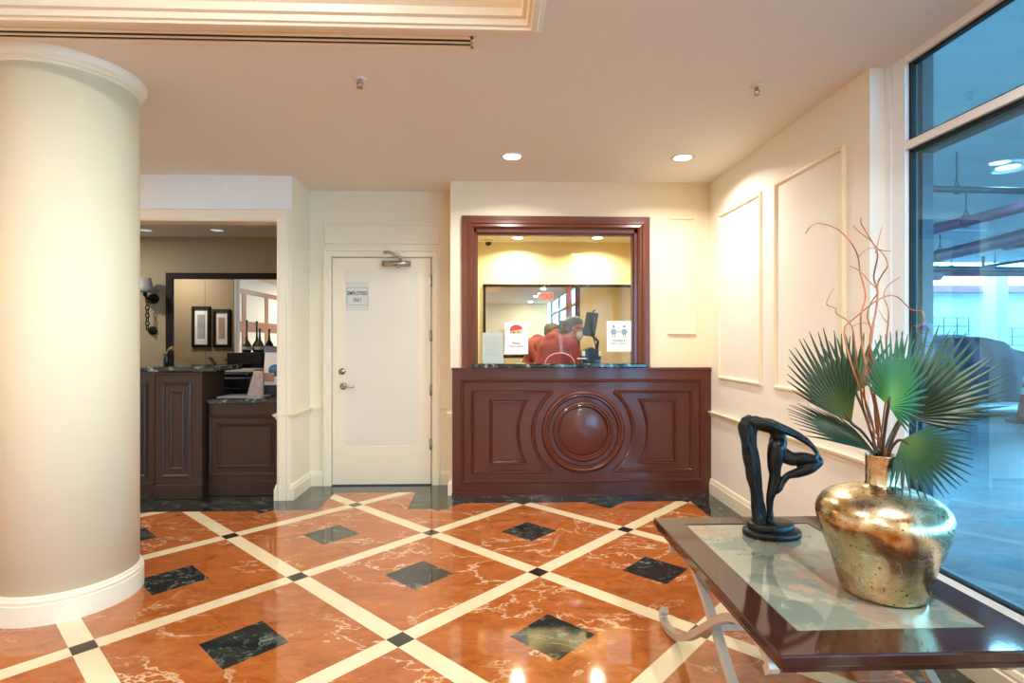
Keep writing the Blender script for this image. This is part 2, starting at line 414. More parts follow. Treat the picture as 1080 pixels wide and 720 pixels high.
# casing of the door + panel over it
DX0, DX1, DZ = -1.439, -.557, 2.052
mb = MB(); mb.sweep([(DX0-.01, 5.0, 0), (DX0-.01, 5.0, DZ+.01), (DX1+.01, 5.0, DZ+.01), (DX1+.01, 5.0, 0)], (0,-1,0), [(0, 0), (0, .014), (.01, .02), (.05, .02), (.056, .03), (.07, .026), (.073, 0)])
for a, b in ((DX0-.03, DX0+.012), (DX1-.012, DX1+.03)): mb.box(a, b, 5.032, 5.1, 0, DZ+.03)
mb.box(DX0-.03, DX1+.03, 5.032, 5.1, DZ-.012, DZ+.03)
struct('trim_3', mb, M['trim'], 'cream casing around the employees door', 'moulding')
pm = [(-.014, 0), (-.014, .008), (-.006, .018), (.006, .018), (.014, .008), (.014, 0)]
pm2 = [(a*.85, b*.85) for a, b in pm]
def rect_path(axis, c, a0, a1, z0, z1):
    if axis == 'y': return [(a0, c, z0), (a1, c, z0), (a1, c, z1), (a0, c, z1)]
    return [(c, a0, z0), (c, a1, z0), (c, a1, z1), (c, a0, z1)]
struct('trim_4', MB().sweep(rect_path('y', 5.0, -1.505, -.49, 2.19, 2.365), (0,-1,0), pm2, True), M['trim'], 'flat moulded rectangle above the employees door', 'moulding')
struct('trim_5', MB().sweep(rect_path('y', YB, 1.515, 1.74, 1.37, 2.36), (0,-1,0), pm, True), M['trim'], 'narrow upright moulded panel right of the service window', 'moulding')
struct('trim_6', MB().sweep(rect_path('x', XW, 3.75, 4.445, 1.005, 2.33), (-1,0,0), pm, True), M['trim'], 'moulded wall panel nearer the back corner', 'moulding')
struct('trim_7', MB().sweep(rect_path('x', XW, 2.85, 3.55, 1.0, 2.335), (-1,0,0), pm, True), M['trim'], 'moulded wall panel nearer the window', 'moulding')
# chair rails and baseboards
rail = [(0, -.045), (.008, -.045), (.012, -.03), (.028, -.012), (.03, 0), (0, 0)]
base = [(0, 0), (.02, 0), (.02, .095), (.014, .1), (.014, .11), (.008, .128), (0, .132)]
def run(path, prof, z, rev=False):
    return MB().sweep([(x, y, z) for x, y in path], (0,0,1), prof)
pathR = [(XW, 2.655), (XW, YC)]
struct('trim_8', run(pathR, rail, .705), M['trim'], 'chair rail along the right wall', 'moulding')
struct('baseboard_right', run(pathR, base, 0), M['trim'], 'cream baseboard along the right wall', 'baseboard')
pathP = [(DX0-.084, 5.0), (PX1, 5.0), (PX1, PY), (PX0+.0, PY), (PX0, PY+.12)]
pathP = pathP[::-1]
pathP = [(PX0-.004, PY+.13), (PX0-.004, PY), (PX1, PY), (PX1, 5.0), (DX0-.084, 5.0)]
def side_flip(prof): return [(-a, b) for a, b in prof]
struct('trim_9', run(pathP, side_flip(rail), .705), M['trim'], 'chair rail around the pier beside the opening', 'moulding')
struct('baseboard_pier', run(pathP, side_flip(base), 0), M['trim'], 'cream baseboard around the pier', 'baseboard')
pathQ = [(DX1+.084, 5.0), (-.355, 5.0), (-.355, YB), (-.338, YB)]
struct('trim_10', run(pathQ, side_flip(rail), .705), M['trim'], 'chair rail between door and wood counter', 'moulding')
struct('baseboard_recess', run(pathQ, side_flip(base), 0), M['trim'], 'cream baseboard between door and wood counter', 'baseboard')
struct('baseboard_window', run([(1.86, YR), (1.86, 2.655)], base, 0), M['trim'], 'baseboard on the low wall under the window', 'baseboard')

# round column
CCX, CCY, CR = -2.165, 2.88, .302
col = MB().lathe((CCX, CCY, 0), [(CR, .1), (CR, 2.6)], 96)
colo = struct('pillar', col, M['wall_col'], 'large round cream papered column at the left', 'column')
mbb = MB().lathe((CCX, CCY, 0), [(CR, 0), (CR+.02, 0), (CR+.02, .093), (CR+.014, .096), (CR+.014, .102), (CR+.018, .106), (CR+.018, .112), (CR+.009, .12), (CR+.009, .126), (CR+.004, .132), (CR, .133)], 96)
mbb.build('column_base', M['trim'], colo, crisp=True)
MB().lathe((CCX, CCY, 0), [(CR, 2.585), (CR+.004, 2.59), (CR+.004, 2.598), (CR+.012, 2.602), (CR+.012, 2.61), (CR+.028, 2.626), (CR+.034, 2.65), (CR+.034, ZC), (CR, ZC)], 96).build('column_crown', M['trim'], colo, crisp=True)

# ---------------------------------------------------------------- the employees door
dr = MB()
GX0, GX1, GZ0, GZ1 = -1.329, -.673, .353, 1.934
dr.box(DX0, GX0, 4.985, 5.03, .012, DZ); dr.box(GX1, DX1, 4.985, 5.03, .012, DZ); dr.box(GX0, GX1, 4.985, 5.03, .012, GZ0); dr.box(GX0, GX1, 4.985, 5.03, GZ1, DZ)
door = struct('door_1', dr, M['trim'], 'cream employees door with a tall frosted pane', 'door')
MB().box(GX0, GX1, 4.992, 5.02, GZ0, GZ1).build('frosted_pane', M['frost'], door)
hd = MB().lathe((-1.37+.03, 4.985, .897), [(.0, .016), (.026, .014), (.032, .006), (.033, 0)], 28, (0,-1,0))
hd.tube([(-1.34, 4.975, .897), (-1.34, 4.945, .897), (-1.33, 4.935, .897), (-1.29, 4.932, .897), (-1.235, 4.935, .893)], [.011, .011, .011, .009, .008], 12)
hd.build('lever_handle', M['nickel'], door)
MB().lathe((-1.352, 4.985, 1.03), [(0, .02), (.016, .02), (.018, .012), (.029, .01), (.031, 0)], 28, (0,-1,0)).build('deadbolt', M['nickel'], door)
for z in (1.845, 1.35, .86, .37):
    h = MB(); h.tube([(DX1+.004, 4.978, z-.05), (DX1+.004, 4.978, z+.05)], .008, 10); h.box(DX1-.012, DX1+.004, 4.982, 4.987, z-.048, z+.048)
    h.build('hinge', M['nickel'], door)
cl = MB(); cl.tube([(-.985, 4.955, 2.0), (-.735, 4.955, 2.0)], .026, 20); cl.box(-.96, -.76, 4.955, 4.986, 1.98, 2.02)
cl.lathe((-.85, 4.955, 1.965), [(.0, 0), (.016, 0), (.016, .02)], 16)
clo = cl.build('door_closer', M['nickel'], door)
ar = MB(); ar.tube([(-.82, 4.95, 2.03), (-.82, 4.95, 2.055), (-.85, 4.93, 2.075), (-.93, 4.9, 2.10), (-.96, 4.93, 2.10), (-.965, 4.99, 2.1)], .011, 8, 1.2)
ar.build('closer_arm', M['nickel'], clo)
MB().box(DX0, DX1, 4.985, 5.06, 0, .012).build('threshold', M['dkgrey'], door)
sg = tag(MB().box(-1.315, -1.117, 4.986, 4.9915, 1.579, 1.838).build('paper_sign', plain('grey paper', 'd8d8cc', .6, amt=.01)), 'grey EMPLOYEES ONLY paper taped on the frosted door', 'sign')
text('lettering', 'EMPLOYEES', M['ink'], sg, (-1.216, 4.985, 1.735), .175, .034, bold=.02)
text('lettering', 'ONLY', M['ink'], sg, (-1.216, 4.985, 1.675), .075, .034, bold=.02)
MB().sweep(rect_path('y', 4.986, -1.31, -1.122, 1.63, 1.785), (0,-1,0), [(-.001, 0), (-.001, .001), (.001, .001), (.001, 0)], True).build('border_line', M['ink'], sg)

# ---------------------------------------------------------------- reception counter (wood front)
ctr = empty('reception_counter', (.77, YC, 0), 'mahogany reception counter front with a round carved medallion', 'counter')
CX0, CX1, CT = -.337, 1.872, 1.075
MB().box(CX0, CX1, YC, YB-.002, 0.0, CT).build('front_panel', M['mahog'], ctr)
MB().box(CX0-.006, CX1, YC-.014, YB-.002, CT-.018, CT+.004).build('top_edge', M['mahog'], ctr, bevel=.004)
MB().box(CX0-.003, CX1, YC-.006, YC, 0, .025).build('kick_strip', M['mahog'], ctr)
mold = [(-.016, 0), (-.016, .01), (-.009, .02), (0, .015), (.007, .022), (.014, .014), (.018, 0)]
moldS = [(a*.8, b) for a, b in mold]
MB().sweep(rect_path('y', YC, -.249, 1.782, .119, .969), (0,-1,0), moldS, True).build('outer_moulding', M['mahog'], ctr)
KX, KZ = .771, .538
def arc(r, a0, a1, n=40): return [(KX+r*math.cos(a0+(a1-a0)*i/n), YC, KZ+r*math.sin(a0+(a1-a0)*i/n)) for i in range(n+1)]
def ring(r, prof, n=96): return MB().sweep(arc(r, 0, 2*PI, n)[:-1], (0,-1,0), prof, True)
rC, dzC = .428, .338
aC = math.asin(dzC/rC); xC = rC*math.cos(aC)
for sgn in (-1, 1):
    xs = -.161 if sgn < 0 else 1.700
    pth = [(KX+sgn*xC, YC, .205), (xs, YC, .205), (xs, YC, .876), (KX+sgn*xC, YC, .876)]
    MB().sweep(pth, (0,-1,0), moldS).build('inner_moulding', M['mahog'], ctr)
    a0, a1 = (-aC, aC) if sgn > 0 else (PI-aC, PI+aC)
    MB().sweep(arc(rC, a0, a1), (0,-1,0), mold).build('medallion_arc', M['mahog'], ctr)
    rD, dzD = .553, .262; aD = math.asin(dzD/rD)
    a0, a1 = (-aD, aD) if sgn > 0 else (PI-aD, PI+aD)
    pts = arc(rD, a0, a1)
    xs = -.01 if sgn < 0 else 1.555
    pth = pts + ([(xs, YC, KZ+dzD), (xs, YC, KZ-dzD)] if sgn > 0 else [(xs, YC, KZ-dzD), (xs, YC, KZ+dzD)])
    MB().sweep(pth, (0,-1,0), moldS, True).build('side_panel_moulding', M['mahog'], ctr)
big = [(-.03, 0), (-.03, .012), (-.02, .026), (-.004, .03), (.006, .018), (.018, .02), (.028, .008), (.03, 0)]
ring(.322, big).build('medallion_ring', M['mahog'], ctr)
ring(.232, [(a*.85, b*1.1) for a, b in big]).build('medallion_ring', M['mahog'], ctr)
MB().lathe((KX, YC, KZ), [(0, .006), (.2, .006), (.212, 0)], 72, (0,-1,0)).build('medallion_disc', M['mahog'], ctr)

# ---------------------------------------------------------------- service window
fr = MB()
fx0, fx1, fz0, fz1 = -.165, 1.255, 1.079, 2.272
cas2 = [(-.012, 0), (-.012, .02), (.0, .034), (.02, .03), (.026, .04), (.05, .034), (.085, .034), (.09, .028), (.09, 0)]
fr.sweep([(fx0, YB, fz0), (fx0, YB, fz1), (fx1, YB, fz1), (fx1, YB, fz0)], (0,-1,0), cas2)
fr.box(fx0-.002, fx0+.03, YB-.005, YB+.12, fz0, fz1); fr.box(fx1-.04, fx1+.002, YB-.005, YB+.12, fz0, fz1); fr.box(fx0, fx1, YB-.005, YB+.12, fz1-.045, fz1)
fr.box(fx0+.028, fx0+.042, YB+.02, YB+.06, fz0+.02, fz1-.04); fr.box(fx1-.055, fx1-.038, YB+.02, YB+.06, fz0+.02, fz1-.04); fr.box(fx0+.03, fx1-.04, YB+.02, YB+.06, fz1-.065, fz1-.04)
win = struct('window_1', fr, M['mahog_v'], 'mahogany framed service window above the counter', 'window')
sl = MB().box(fx0-.005, fx1+.055, YB-.075, YB+.14, fz0-.001, fz0+.034)
sl.build('marble_sill', M['marble'], win, bevel=.008)
gx0, gx1, gz0, gz1 = fx0+.036, fx1-.046, fz0+.034, fz1-.05
ax0, ax1, az = .455, .705, .088
poly = [(gx0, gz0), (ax0, gz0)] + [((ax0+ax1)/2 - (ax1-ax0)/2*math.cos(PI*k/16), gz0+az*math.sin(PI*k/16)) for k in range(1, 16)] + [(ax1, gz0), (gx1, gz0), (gx1, gz1), (gx0, gz1)]
gp = MB(); 
gp.prism(poly, 'y', YB+.03, YB+.038)
pane_o = gp.build('glass_pane', M['glass_sv'], win)
arcp = [((ax0+ax1)/2 - (ax1-ax0)/2*math.cos(PI*k/20), YB+.029, gz0+az*math.sin(PI*k/20)) for k in range(21)]
MB().tube(arcp, .0045, 8).build('slot_edge', plain('pink glass edge', 'e0a8a0', .2, amt=.02), pane_o)

# notices on the glass
def paper(name, x0, x1, z0, z1, y, label, mat=None, cat='notice'):
    return tag(MB().box(x0, x1, y-.002, y, z0, z1).build(name, mat or M['white']), label, cat)
YS = YB+.0295
n1 = paper('notice', .985, 1.197, 1.214, 1.476, YS, 'white STAND 6 FEET APART notice with two figures at the right of the glass')
for xx in (1.045, 1.137):
    f = MB().lathe((xx, YS-.003, 1.43), [(0, .0008), (.012, .0008), (.012, 0)], 20, (0,-1,0))
    f.lathe((xx, YS-.003, 1.385), [(.021, .0008), (.026, .0008), (.026, 0)], 24, (0,-1,0))
    f.box(xx-.014, xx-.006, YS-.0035, YS-.0028, 1.335, 1.362); f.box(xx+.006, xx+.014, YS-.0035, YS-.0028, 1.335, 1.362)
    f.build('figure', M['blue_ink'], n1)
MB().box(1.074, 1.108, YS-.0035, YS-.0028, 1.381, 1.387).build('arrow', M['red_ink'], n1)
text('lettering', 'STAND 6', M['navy_ink'], n1, (1.091, YS-.0032, 1.307), .11, .018, bold=.012)
text('lettering', 'FEET APART', M['blue_ink'], n1, (1.091, YS-.0032, 1.281), .142, .017, bold=.012)
n2 = paper('notice', .108, .308, 1.192, 1.462, YS, 'white PLEASE WEAR A MASK notice with a masked round face')
cx, cz = .205, 1.372
MB().lathe((cx, YS-.002, cz), [(0, .0008), (.055, .0008), (.055, 0)], 32, (0,-1,0)).build('face', M['tan_ink'], n2)
mk = [(cx-.05, cz-.005), (cx+.05, cz-.005), (cx+.048, cz-.03), (cx+.02, cz-.054), (cx-.02, cz-.054), (cx-.048, cz-.03)]
MB().prism(mk, 'y', YS-.0038, YS-.003).build('face_mask', M['white'], n2)
cap = [(cx+.056*math.cos(a), cz+.026+.045*math.sin(a)) for a in [PI*k/14+.2 for k in range(15)]]
MB().prism(cap, 'y', YS-.0044, YS-.0036).build('cap', M['red_ink'], n2)
for sx in (-.02, .02): MB().lathe((cx+sx, YS-.0029, cz+.006), [(0, .001), (.007, .001), (.007, 0)], 14, (0,-1,0)).build('eye', M['ink'], n2)
text('lettering', 'Please', M['navy_ink'], n2, (cx, YS-.0032, 1.286), .065, .02, bold=.012)
text('lettering', 'WEAR A MASK', M['red_ink'], n2, (cx, YS-.0032, 1.259), .13, .014, bold=.01)
hl = empty('document_holder', (.02, YB+.05, fz0+.034), 'clear holder with a printed white letter at the left of the glass', 'document holder')
MB().box(-.085, .095, YB+.048, YB+.053, fz0+.034, 1.375).build('letter', M['white'], hl)
sgm = MB().box(-.09, .1, YB+.043, YB+.046, fz0+.034, 1.38); sgm.box(-.09, .1, YB+.046, YB+.1, fz0+.034, fz0+.037)
sgm.build('acrylic_stand', M['clear'], hl)
ln = MB()
for k in range(11): ln.box(-.065, .075-.02*(k % 3), YB+.0468, YB+.0475, 1.335-.015*k, 1.338-.015*k)
ln.build('printed_lines', plain('grey print', 'dad6ce', .6), hl)

# ---------------------------------------------------------------- window office
OX0, OX1 = -.26, 1.86
wo = MB(); wo.box(OX0-.01, OX1+.01, YM2, YM2+.1, 0, ZO); wo.box(OX0-.1, OX0, 5.1, YM2, 0, ZO); wo.box(OX1, OX1+.14, YB+.12, YM2, 0, ZO); wo.box(OX0, OX1, YB+.12, YB+.13, fz1, ZO)
struct('wall_office', wo, M['yellow'], 'yellow walls of the office behind the service window', 'wall')
struct('ceiling_office', MB().box(OX0-.1, OX1+.1, YB+.12, YM2+.1, ZO, ZO+.06), M['ceil'], 'cream ceiling of the office behind the service window', 'ceiling')
mi = empty('wall_mirror', (.7, YM2, 1.0), 'dark framed mirror on the yellow office wall reflecting the lobby', 'mirror')
mtop = at(590, 301, Y=YM2).z; mx0 = at(509.5, 340, Y=YM2-.02).x; mx1 = 1.82; px0, px1 = at(597, 330, Y=YM2-.02).x, at(603, 330, Y=YM2-.02).x
MB().box(mx0+.03, px0, YM2-.012, YM2-.004, .8, mtop-.02).build('mirror_glass', M['mirror'], mi)
MB().box(px1, mx1-.02, YM2-.012, YM2-.004, .8, mtop-.02).build('mirror_glass', M['mirror'], mi)
f = MB(); f.box(mx0, mx1, YM2-.03, YM2-.003, mtop-.02, mtop+.012); f.box(mx0, mx0+.03, YM2-.03, YM2-.003, .8, mtop); f.box(mx1-.02, mx1, YM2-.03, YM2-.003, .8, mtop)
f.build('mirror_frame', M['darkframe'], mi)
MB().box(px0, px1, YM2-.03, YM2-.003, .8, mtop-.02).build('divider', M['mahog_v'], mi)
dk = empty('office_worktop', (.8, 4.95, 0), 'office worktop behind the service window', 'counter')
MB().box(OX0+.005, OX1-.005, YB+.145, 5.03, .93, .97).build('top', M['mahog'], dk)
MB().box(OX0+.005, OX1-.005, YB+.15, 4.83, 0, .93).build('front', M['mahog'], dk)
pc = at(623, 372, Y=4.93)
pr = empty('office_machine', (pc.x, 4.95, .97), 'black box shaped machine with white corners beside the person', 'machine')
MB().prism([(pc.x-.085, .97), (pc.x+.085, .97), (pc.x+.08, 1.215), (pc.x+.03, 1.235), (pc.x, 1.25), (pc.x-.03, 1.235), (pc.x-.08, 1.215)], 'y', 4.87, 5.02).build('body', M['black'], pr, bevel=.006)
for sx in (-1, 1): MB().box(pc.x+sx*.075-.014, pc.x+sx*.075+.014, 4.862, 4.9, 1.17, 1.215).build('corner_cap', M['plaster'], pr, bevel=.004)
MB().box(pc.x-.13, pc.x-.05, 4.862, 4.872, 1.145, 1.153).build('paper_slip', M['white'], pr)
ta = at(623, 342, Y=5.25)
mo = empty('monitor', (ta.x+.05, 5.25, .97), 'tilted grey screen on a dark post at the right of the office', 'screen')
rot = Matrix.Rotation(.17, 3, 'Y') @ Matrix.Rotation(-.5, 3, 'Z')
q = MB().box(-.06, .06, -.012, .012, -.115, .115); q.v = [ta+rot @ p for p in q.v]
q.build('screen_panel', plain('dark screen', '4c4a4a', .25), mo, bevel=.004)
MB().tube([(ta.x+.07, 5.27, .972), (ta.x+.06, 5.27, 1.2), (ta.x+.075, 5.27, 1.3), (ta.x+.02, 5.265, 1.36)], .014, 10).build('post', M['black'], mo)
MB().tube([(ta.x+.02, 5.26, 1.56), (ta.x+.03, 5.26, 1.6), (ta.x+.05, 5.26, 1.6)], .008, 8).build('camera_stem', M['black'], mo)
gk = at(627, 365, Y=5.12); gk2 = at(621, 341, Y=5.12)
g = empty('gooseneck_microphone', (gk.x+.03, 5.12, .97), 'thin black gooseneck stem beside the tilted screen', 'microphone')
MB().tube([(gk.x+.03, 5.06, .972), (gk.x+.02, 5.06, 1.15), (gk.x, 5.06, 1.26), (gk2.x+.01, 5.06, 1.42), (gk2.x, 5.06, 1.45)], .006, 8).build('stem', M['black'], g)
MB().ball((gk2.x, 5.06, 1.46), (.014, .014, .022)).build('head', M['black'], g)
# dome camera
dc = at(516, 257, Y=5.9)
d_ = empty('dome_camera', (dc.x, 5.95, ZO), 'small dark dome camera under the office ceiling', 'camera')
dcx = at(515, 256, Z=ZO-.03)
d_.location = (dcx.x, min(dcx.y, 6.15), ZO)
dl = d_.location.copy()
MB().lathe((dl.x, dl.y, ZO), [(.05, 0), (.05, -.025), (.042, -.03)], 28).build('housing', M['plaster'], d_)
MB().lathe((dl.x, dl.y, ZO-.03), [(.038, 0), (.034, -.02), (.02, -.034), (0, -.038)], 28).build('dome', M['black'], d_)

# ---------------------------------------------------------------- the person at the service window
def person():
    PYo = 5.33
    X = lambda u: at(u, 350, Y=PYo).x
    hx, hz = X(605), at(605, 346, Y=PYo).z
    root = empty('person', (.5, PYo, 0), 'person in a red shirt and pale face mask leaning forward, facing right', 'person')
    skin = plain('skin', 'c98d74', .5, amt=.03)
    b = MB()
    def limb(pts, rad):
        P = [V(p) for p in pts]
        for i in range(len(P)-1):
            n = 8
            b.tube([P[i].lerp(P[i+1], k/n) for k in range(n+1)], [rad[i]+(rad[i+1]-rad[i])*k/n for k in range(n+1)], 14)
        for p, r in zip(P, rad): b.ball(p, r, 14, 9)
    pel = V((.53, PYo+.02, .95)); ch = V((.6, PYo+.02, 1.2)); nk = V((hx-.075, PYo, 1.33))
    TW = Matrix.Rotation(.75, 3, 'Z'); tq = lambda a: TW @ Matrix.Rotation(a, 3, 'Y'); tv = lambda x, y, z: TW @ V((x, y, z)); hd = V((hx, PYo, hz))
    # head: skull, jaw, nose, brow, ears
    tilt = Matrix.Rotation(.25, 3, 'Y')
    def H(x, y, z): return hd + tilt @ V((x, y, z))
    b.ball(H(-.01, 0, .03), (.096, .074, .088), 22, 14); b.ball(H(.03, 0, -.045), (.062, .055, .07), 18, 12)
    b.tube([H(.082, 0, .01), H(.108, 0, -.025), H(.09, 0, -.035)], [.01, .016, .012], 10)
    for sy in (-1, 1): b.ball(H(-.005, sy*.076, -.005), (.02, .01, .032), 12, 8); b.ball(H(.07, sy*.03, .02), (.018, .022, .012), 10, 8)
    limb([nk+V((-.02, 0, -.05)), nk+V((.02, 0, .0)), H(-.02, 0, -.03)], [.06, .054, .056])
    for q in ((pel, (.13, .17, .12)), (pel.lerp(ch, .5), (.125, .155, .14)), (ch, (.135, .18, .16))): b.ball(q[0], q[1], 20, 12, tq(.25))
    for sy in (-1, 1):
        sh = ch+tv(.03, sy*.19, .06); el = V((.80, PYo-.08, 1.04)) if sy < 0 else V((.62, PYo+.32, 1.03)); wr = V((.99, PYo-.02, 1.03)) if sy < 0 else V((.84, PYo+.33, 1.03))
        limb([ch+tv(.0, sy*.1, .07), sh, el, wr], [.075, .062, .046, .03])
        pal = wr+V((.05, -sy*.01, -.012)); b.ball(pal, (.045, .035, .014), 14, 8)
        for k, (l, dy) in enumerate(((.062, -.028), (.072, -.01), (.068, .009), (.052, .027))):
            s0 = pal+V((.035, dy, 0)); limb([s0, s0+V((l*.55, dy*.1, .004)), s0+V((l, dy*.1, -.012))], [.0095, .0085, .0075])
        s0 = wr+V((.03, -sy*.03, 0)); limb([s0, s0+V((.03, -sy*.025, 0)), s0+V((.055, -sy*.03, -.008))], [.011, .0095, .008])
        hip = pel+tv(-.01, sy*.09, -.06); kn = pel+tv(.03, sy*.1, -.46); an = pel+tv(-.01, sy*.1, -.86)
        limb([hip, kn, an], [.092, .062, .042]); limb([an+tv(-.02, 0, -.045), an+tv(.15, 0, -.055)], [.04, .032])
    b.build('body', skin, root, remesh=.012, smooth_it=4)
    red = plain('red shirt cloth', 'a8504f', .85, nscale=25, amt=.1, bstr=.25)
    s = MB(); b2 = b; b = s
    for k in range(15):
        t = k/14; b.ball((pel+V((0, 0, .0))).lerp(ch+V((.012, 0, .02)), t), (.148-.012*math.sin(t*PI), .188-.014*math.sin(t*PI)+.008*t, .12), 22, 12, tq(.25))
    for sy in (-1, 1): b.ball(ch+tv(.02, sy*.11, .07), (.1, .115, .085), 18, 12, tq(.2))
    limb([ch+V((.0, 0, .1)), nk+V((-.015, 0, -.045))], [.1, .072])
    for sy in (-1, 1):
        sh = ch+tv(.03, sy*.19, .06); el = V((.80, PYo-.08, 1.04)) if sy < 0 else V((.62, PYo+.32, 1.03))
        limb([ch+tv(.0, sy*.1, .07), sh, sh.lerp(el, .85)], [.09, .082, .068])
    s.build('shirt', red, root, remesh=.012, smooth_it=4)
    t = MB(); b = t
    b.ball(pel+V((-.01, 0, -.03)), (.145, .185, .13), 20, 12, tq(0))
    for sy in (-1, 1):
        hip = pel+tv(-.01, sy*.09, -.06); kn = pel+tv(.03, sy*.1, -.46); an = pel+tv(-.01, sy*.1, -.87); limb([hip, kn, an], [.108, .078, .06])
    t.build('trousers', plain('dark trousers', '23232b', .8), root, remesh=.014, smooth_it=3)
    hr = MB()
    hr.ball(H(-.03, 0, .025), (.088, .083, .086), 22, 14); hr.ball(H(-.06, 0, -.03), (.045, .07, .055), 16, 10); hr.ball(H(-.005, 0, .055), (.085, .074, .068), 18, 12)
    hr.build('hair', plain('grey black hair', '6e6864', .45, nscale=120, amt=.35, bstr=.4), root, remesh=.007, smooth_it=2)
    mk = MB(); mk.ball(H(.06, 0, -.055), (.05, .06, .052), 18, 12); mk.build('face_mask', plain('pale blue mask', 'cfd8dc', .7), root, remesh=.006, smooth_it=2)
    for sy in (-1, 1):
        st = MB(); st.tube([H(.04, sy*.062, -.03), H(.0, sy*.079, -.01), H(-.012, sy*.08, .01)], .0025, 6)
        st.build('mask_loop', M['white'], root)
    gl = MB()
    for sy in (-1, 1):
        gl.tube([H(.095, sy*.033+.026*math.cos(a), .012+.02*math.sin(a)) for a in [2*PI*k/16 for k in range(17)]], .0028, 6)
        gl.tube([H(.095, sy*.058, .016), H(.05, sy*.078, .014), H(-.01, sy*.083, .006)], .0028, 6)
    gl.build('glasses', M['iron'], root)
person()

# ---------------------------------------------------------------- recessed downlights
def lamp(name, loc, energy, color, size=.12, spread=PI, parent=None, typ='DISK'):
    L = bpy.data.lights.new(name, 'AREA'); L.shape = typ; L.size = size; L.energy = energy; L.color = color; L.spread = spread
    o = bpy.data.objects.new(name, L); COL.objects.link(o); o.location = loc
    if parent is not None: o.parent = parent
    return o
def downlight(name, x, y, z, label, energy, color=(1, .88, .7), r=.062, lens=None, group='recessed ceiling downlights', spread=2.6):
    e = empty(name, (x, y, z), label, 'ceiling light', group)
    MB().lathe((x, y, z), [(r, -.003), (r+.004, -.006), (r+.022, -.005), (r+.026, 0), (r, 0)], 36).build('trim_ring', M['plaster'], e)
    MB().lathe((x, y, z-.002), [(0, -.002), (r, -.002), (r, .0)], 32).build('lens', lens or M['lamp'], e)
    if energy: lamp('lamp', (0, 0, -.012), energy, color, r*1.8, spread, e)
    return e
E_BACK, E_REAR, E_OFF = 15, 31, 17
WARM = (1, .97, .89)
downlight('recessed_downlight', .146, 4.02, ZC, 'glowing recessed downlight above the service window', E_BACK, WARM)
downlight('recessed_downlight', 1.407, 4.0, ZC, 'glowing recessed downlight by the right wall', E_BACK, WARM)
for k, (x, y) in enumerate(((1.3, .9), (1.3, -1.4), (1.3, -3.8), (-4.3, -1.4), (-1.6, -3.2), (-1.6, -5.4), (1.3, -6.0), (-4.3, 3.6))):
    downlight('recessed_downlight', x, y, ZC, 'recessed downlight in the lobby ceiling seen in the mirror', E_REAR, (.99, 1, .985), group='lobby downlights behind the camera', spread=PI)
for k, (x, y) in enumerate(((-.9, 1.2), (-.9, -1.0), (-2.5, -1.0))):
    downlight('recessed_downlight', x, y, 2.95, 'added unseen fill downlight inside the ceiling tray', E_REAR, (.99, 1, .985), group='added fill lights in the tray', spread=PI)  # unseen tray lights, added as soft fill for the lobby
for u, side in ((546, 'left'), (630, 'right')):
    p = at(u, 250.5, Z=ZO)
    downlight('recessed_downlight', p.x, p.y, ZO, 'recessed downlight in the office behind the glass, the %s one' % side, E_OFF, (1, .86, .6), .055)
for u, nm in ((229, 'dim recessed downlight in the left office ceiling, nearer the pier'), (153, 'dim recessed downlight in the left office ceiling, nearer the column')):
    p = at(u, 242.5, Z=ZO)
    downlight('recessed_downlight', p.x, p.y, ZO, nm, 0, (1, .97, .94), .06, M['lamp_soft'], spread=PI)
downlight('recessed_downlight', -4.1, 5.2, ZO, 'added unseen downlight in the left office ceiling behind the column', 17, (1, .97, .95), .06, None, 'added office lights', PI)  # unseen downlight added to brighten the left office

# sprinklers and linear diffuser
def sprinkler(x, y, label):
    e = empty('sprinkler_head', (x, y, ZC), label, 'sprinkler', 'ceiling sprinklers')
    MB().lathe((x, y, ZC), [(.034, 0), (.033, -.004), (.02, -.008), (.012, -.008)], 28).build('escutcheon', M['ceil'], e)
    b = MB(); b.lathe((x, y, ZC-.006), [(.01, 0), (.01, -.016)], 16)
    for s in (-1, 1): b.tube([(x+s*.01, y, ZC-.018), (x+s*.015, y, ZC-.03), (x+s*.004, y, ZC-.045)], .003, 6)
    b.build('frame_arm', M['nickel'], e)
    MB().lathe((x, y, ZC-.046), [(0, 0), (.016, 0), (.016, -.003), (0, -.003)], 20).build('deflector', M['nickel'], e)
sprinkler(-.685, 2.86, 'small sprinkler head on the ceiling left of centre')
sprinkler(1.409, 2.87, 'small sprinkler head on the ceiling near the right wall')
e = empty('linear_diffuser', (-2.2, 2.5, ZC), 'long two slot air diffuser across the ceiling', 'air vent')
dx0, dx1, dy0, dy1 = -4.4, -.085, 2.455, 2.525
f = MB(); f.box(dx0, dx1, dy0-.012, dy0+.008, ZC-.006, ZC); f.box(dx0, dx1, dy1-.006, dy1+.014, ZC-.006, ZC); f.box(dx0, dx1, dy0+.031, dy0+.043, ZC-.006, ZC); f.box(dx1-.012, dx1+.012, dy0-.012, dy1+.014, ZC-.006, ZC)
f.build('frame', M['trim'], e)
for a, b in ((dy0+.008, dy0+.031), (dy0+.043, dy1-.006)): MB().box(dx0, dx1-.012, a, b, ZC-.0022, ZC-.0005).build('slot', M['gasket'], e)

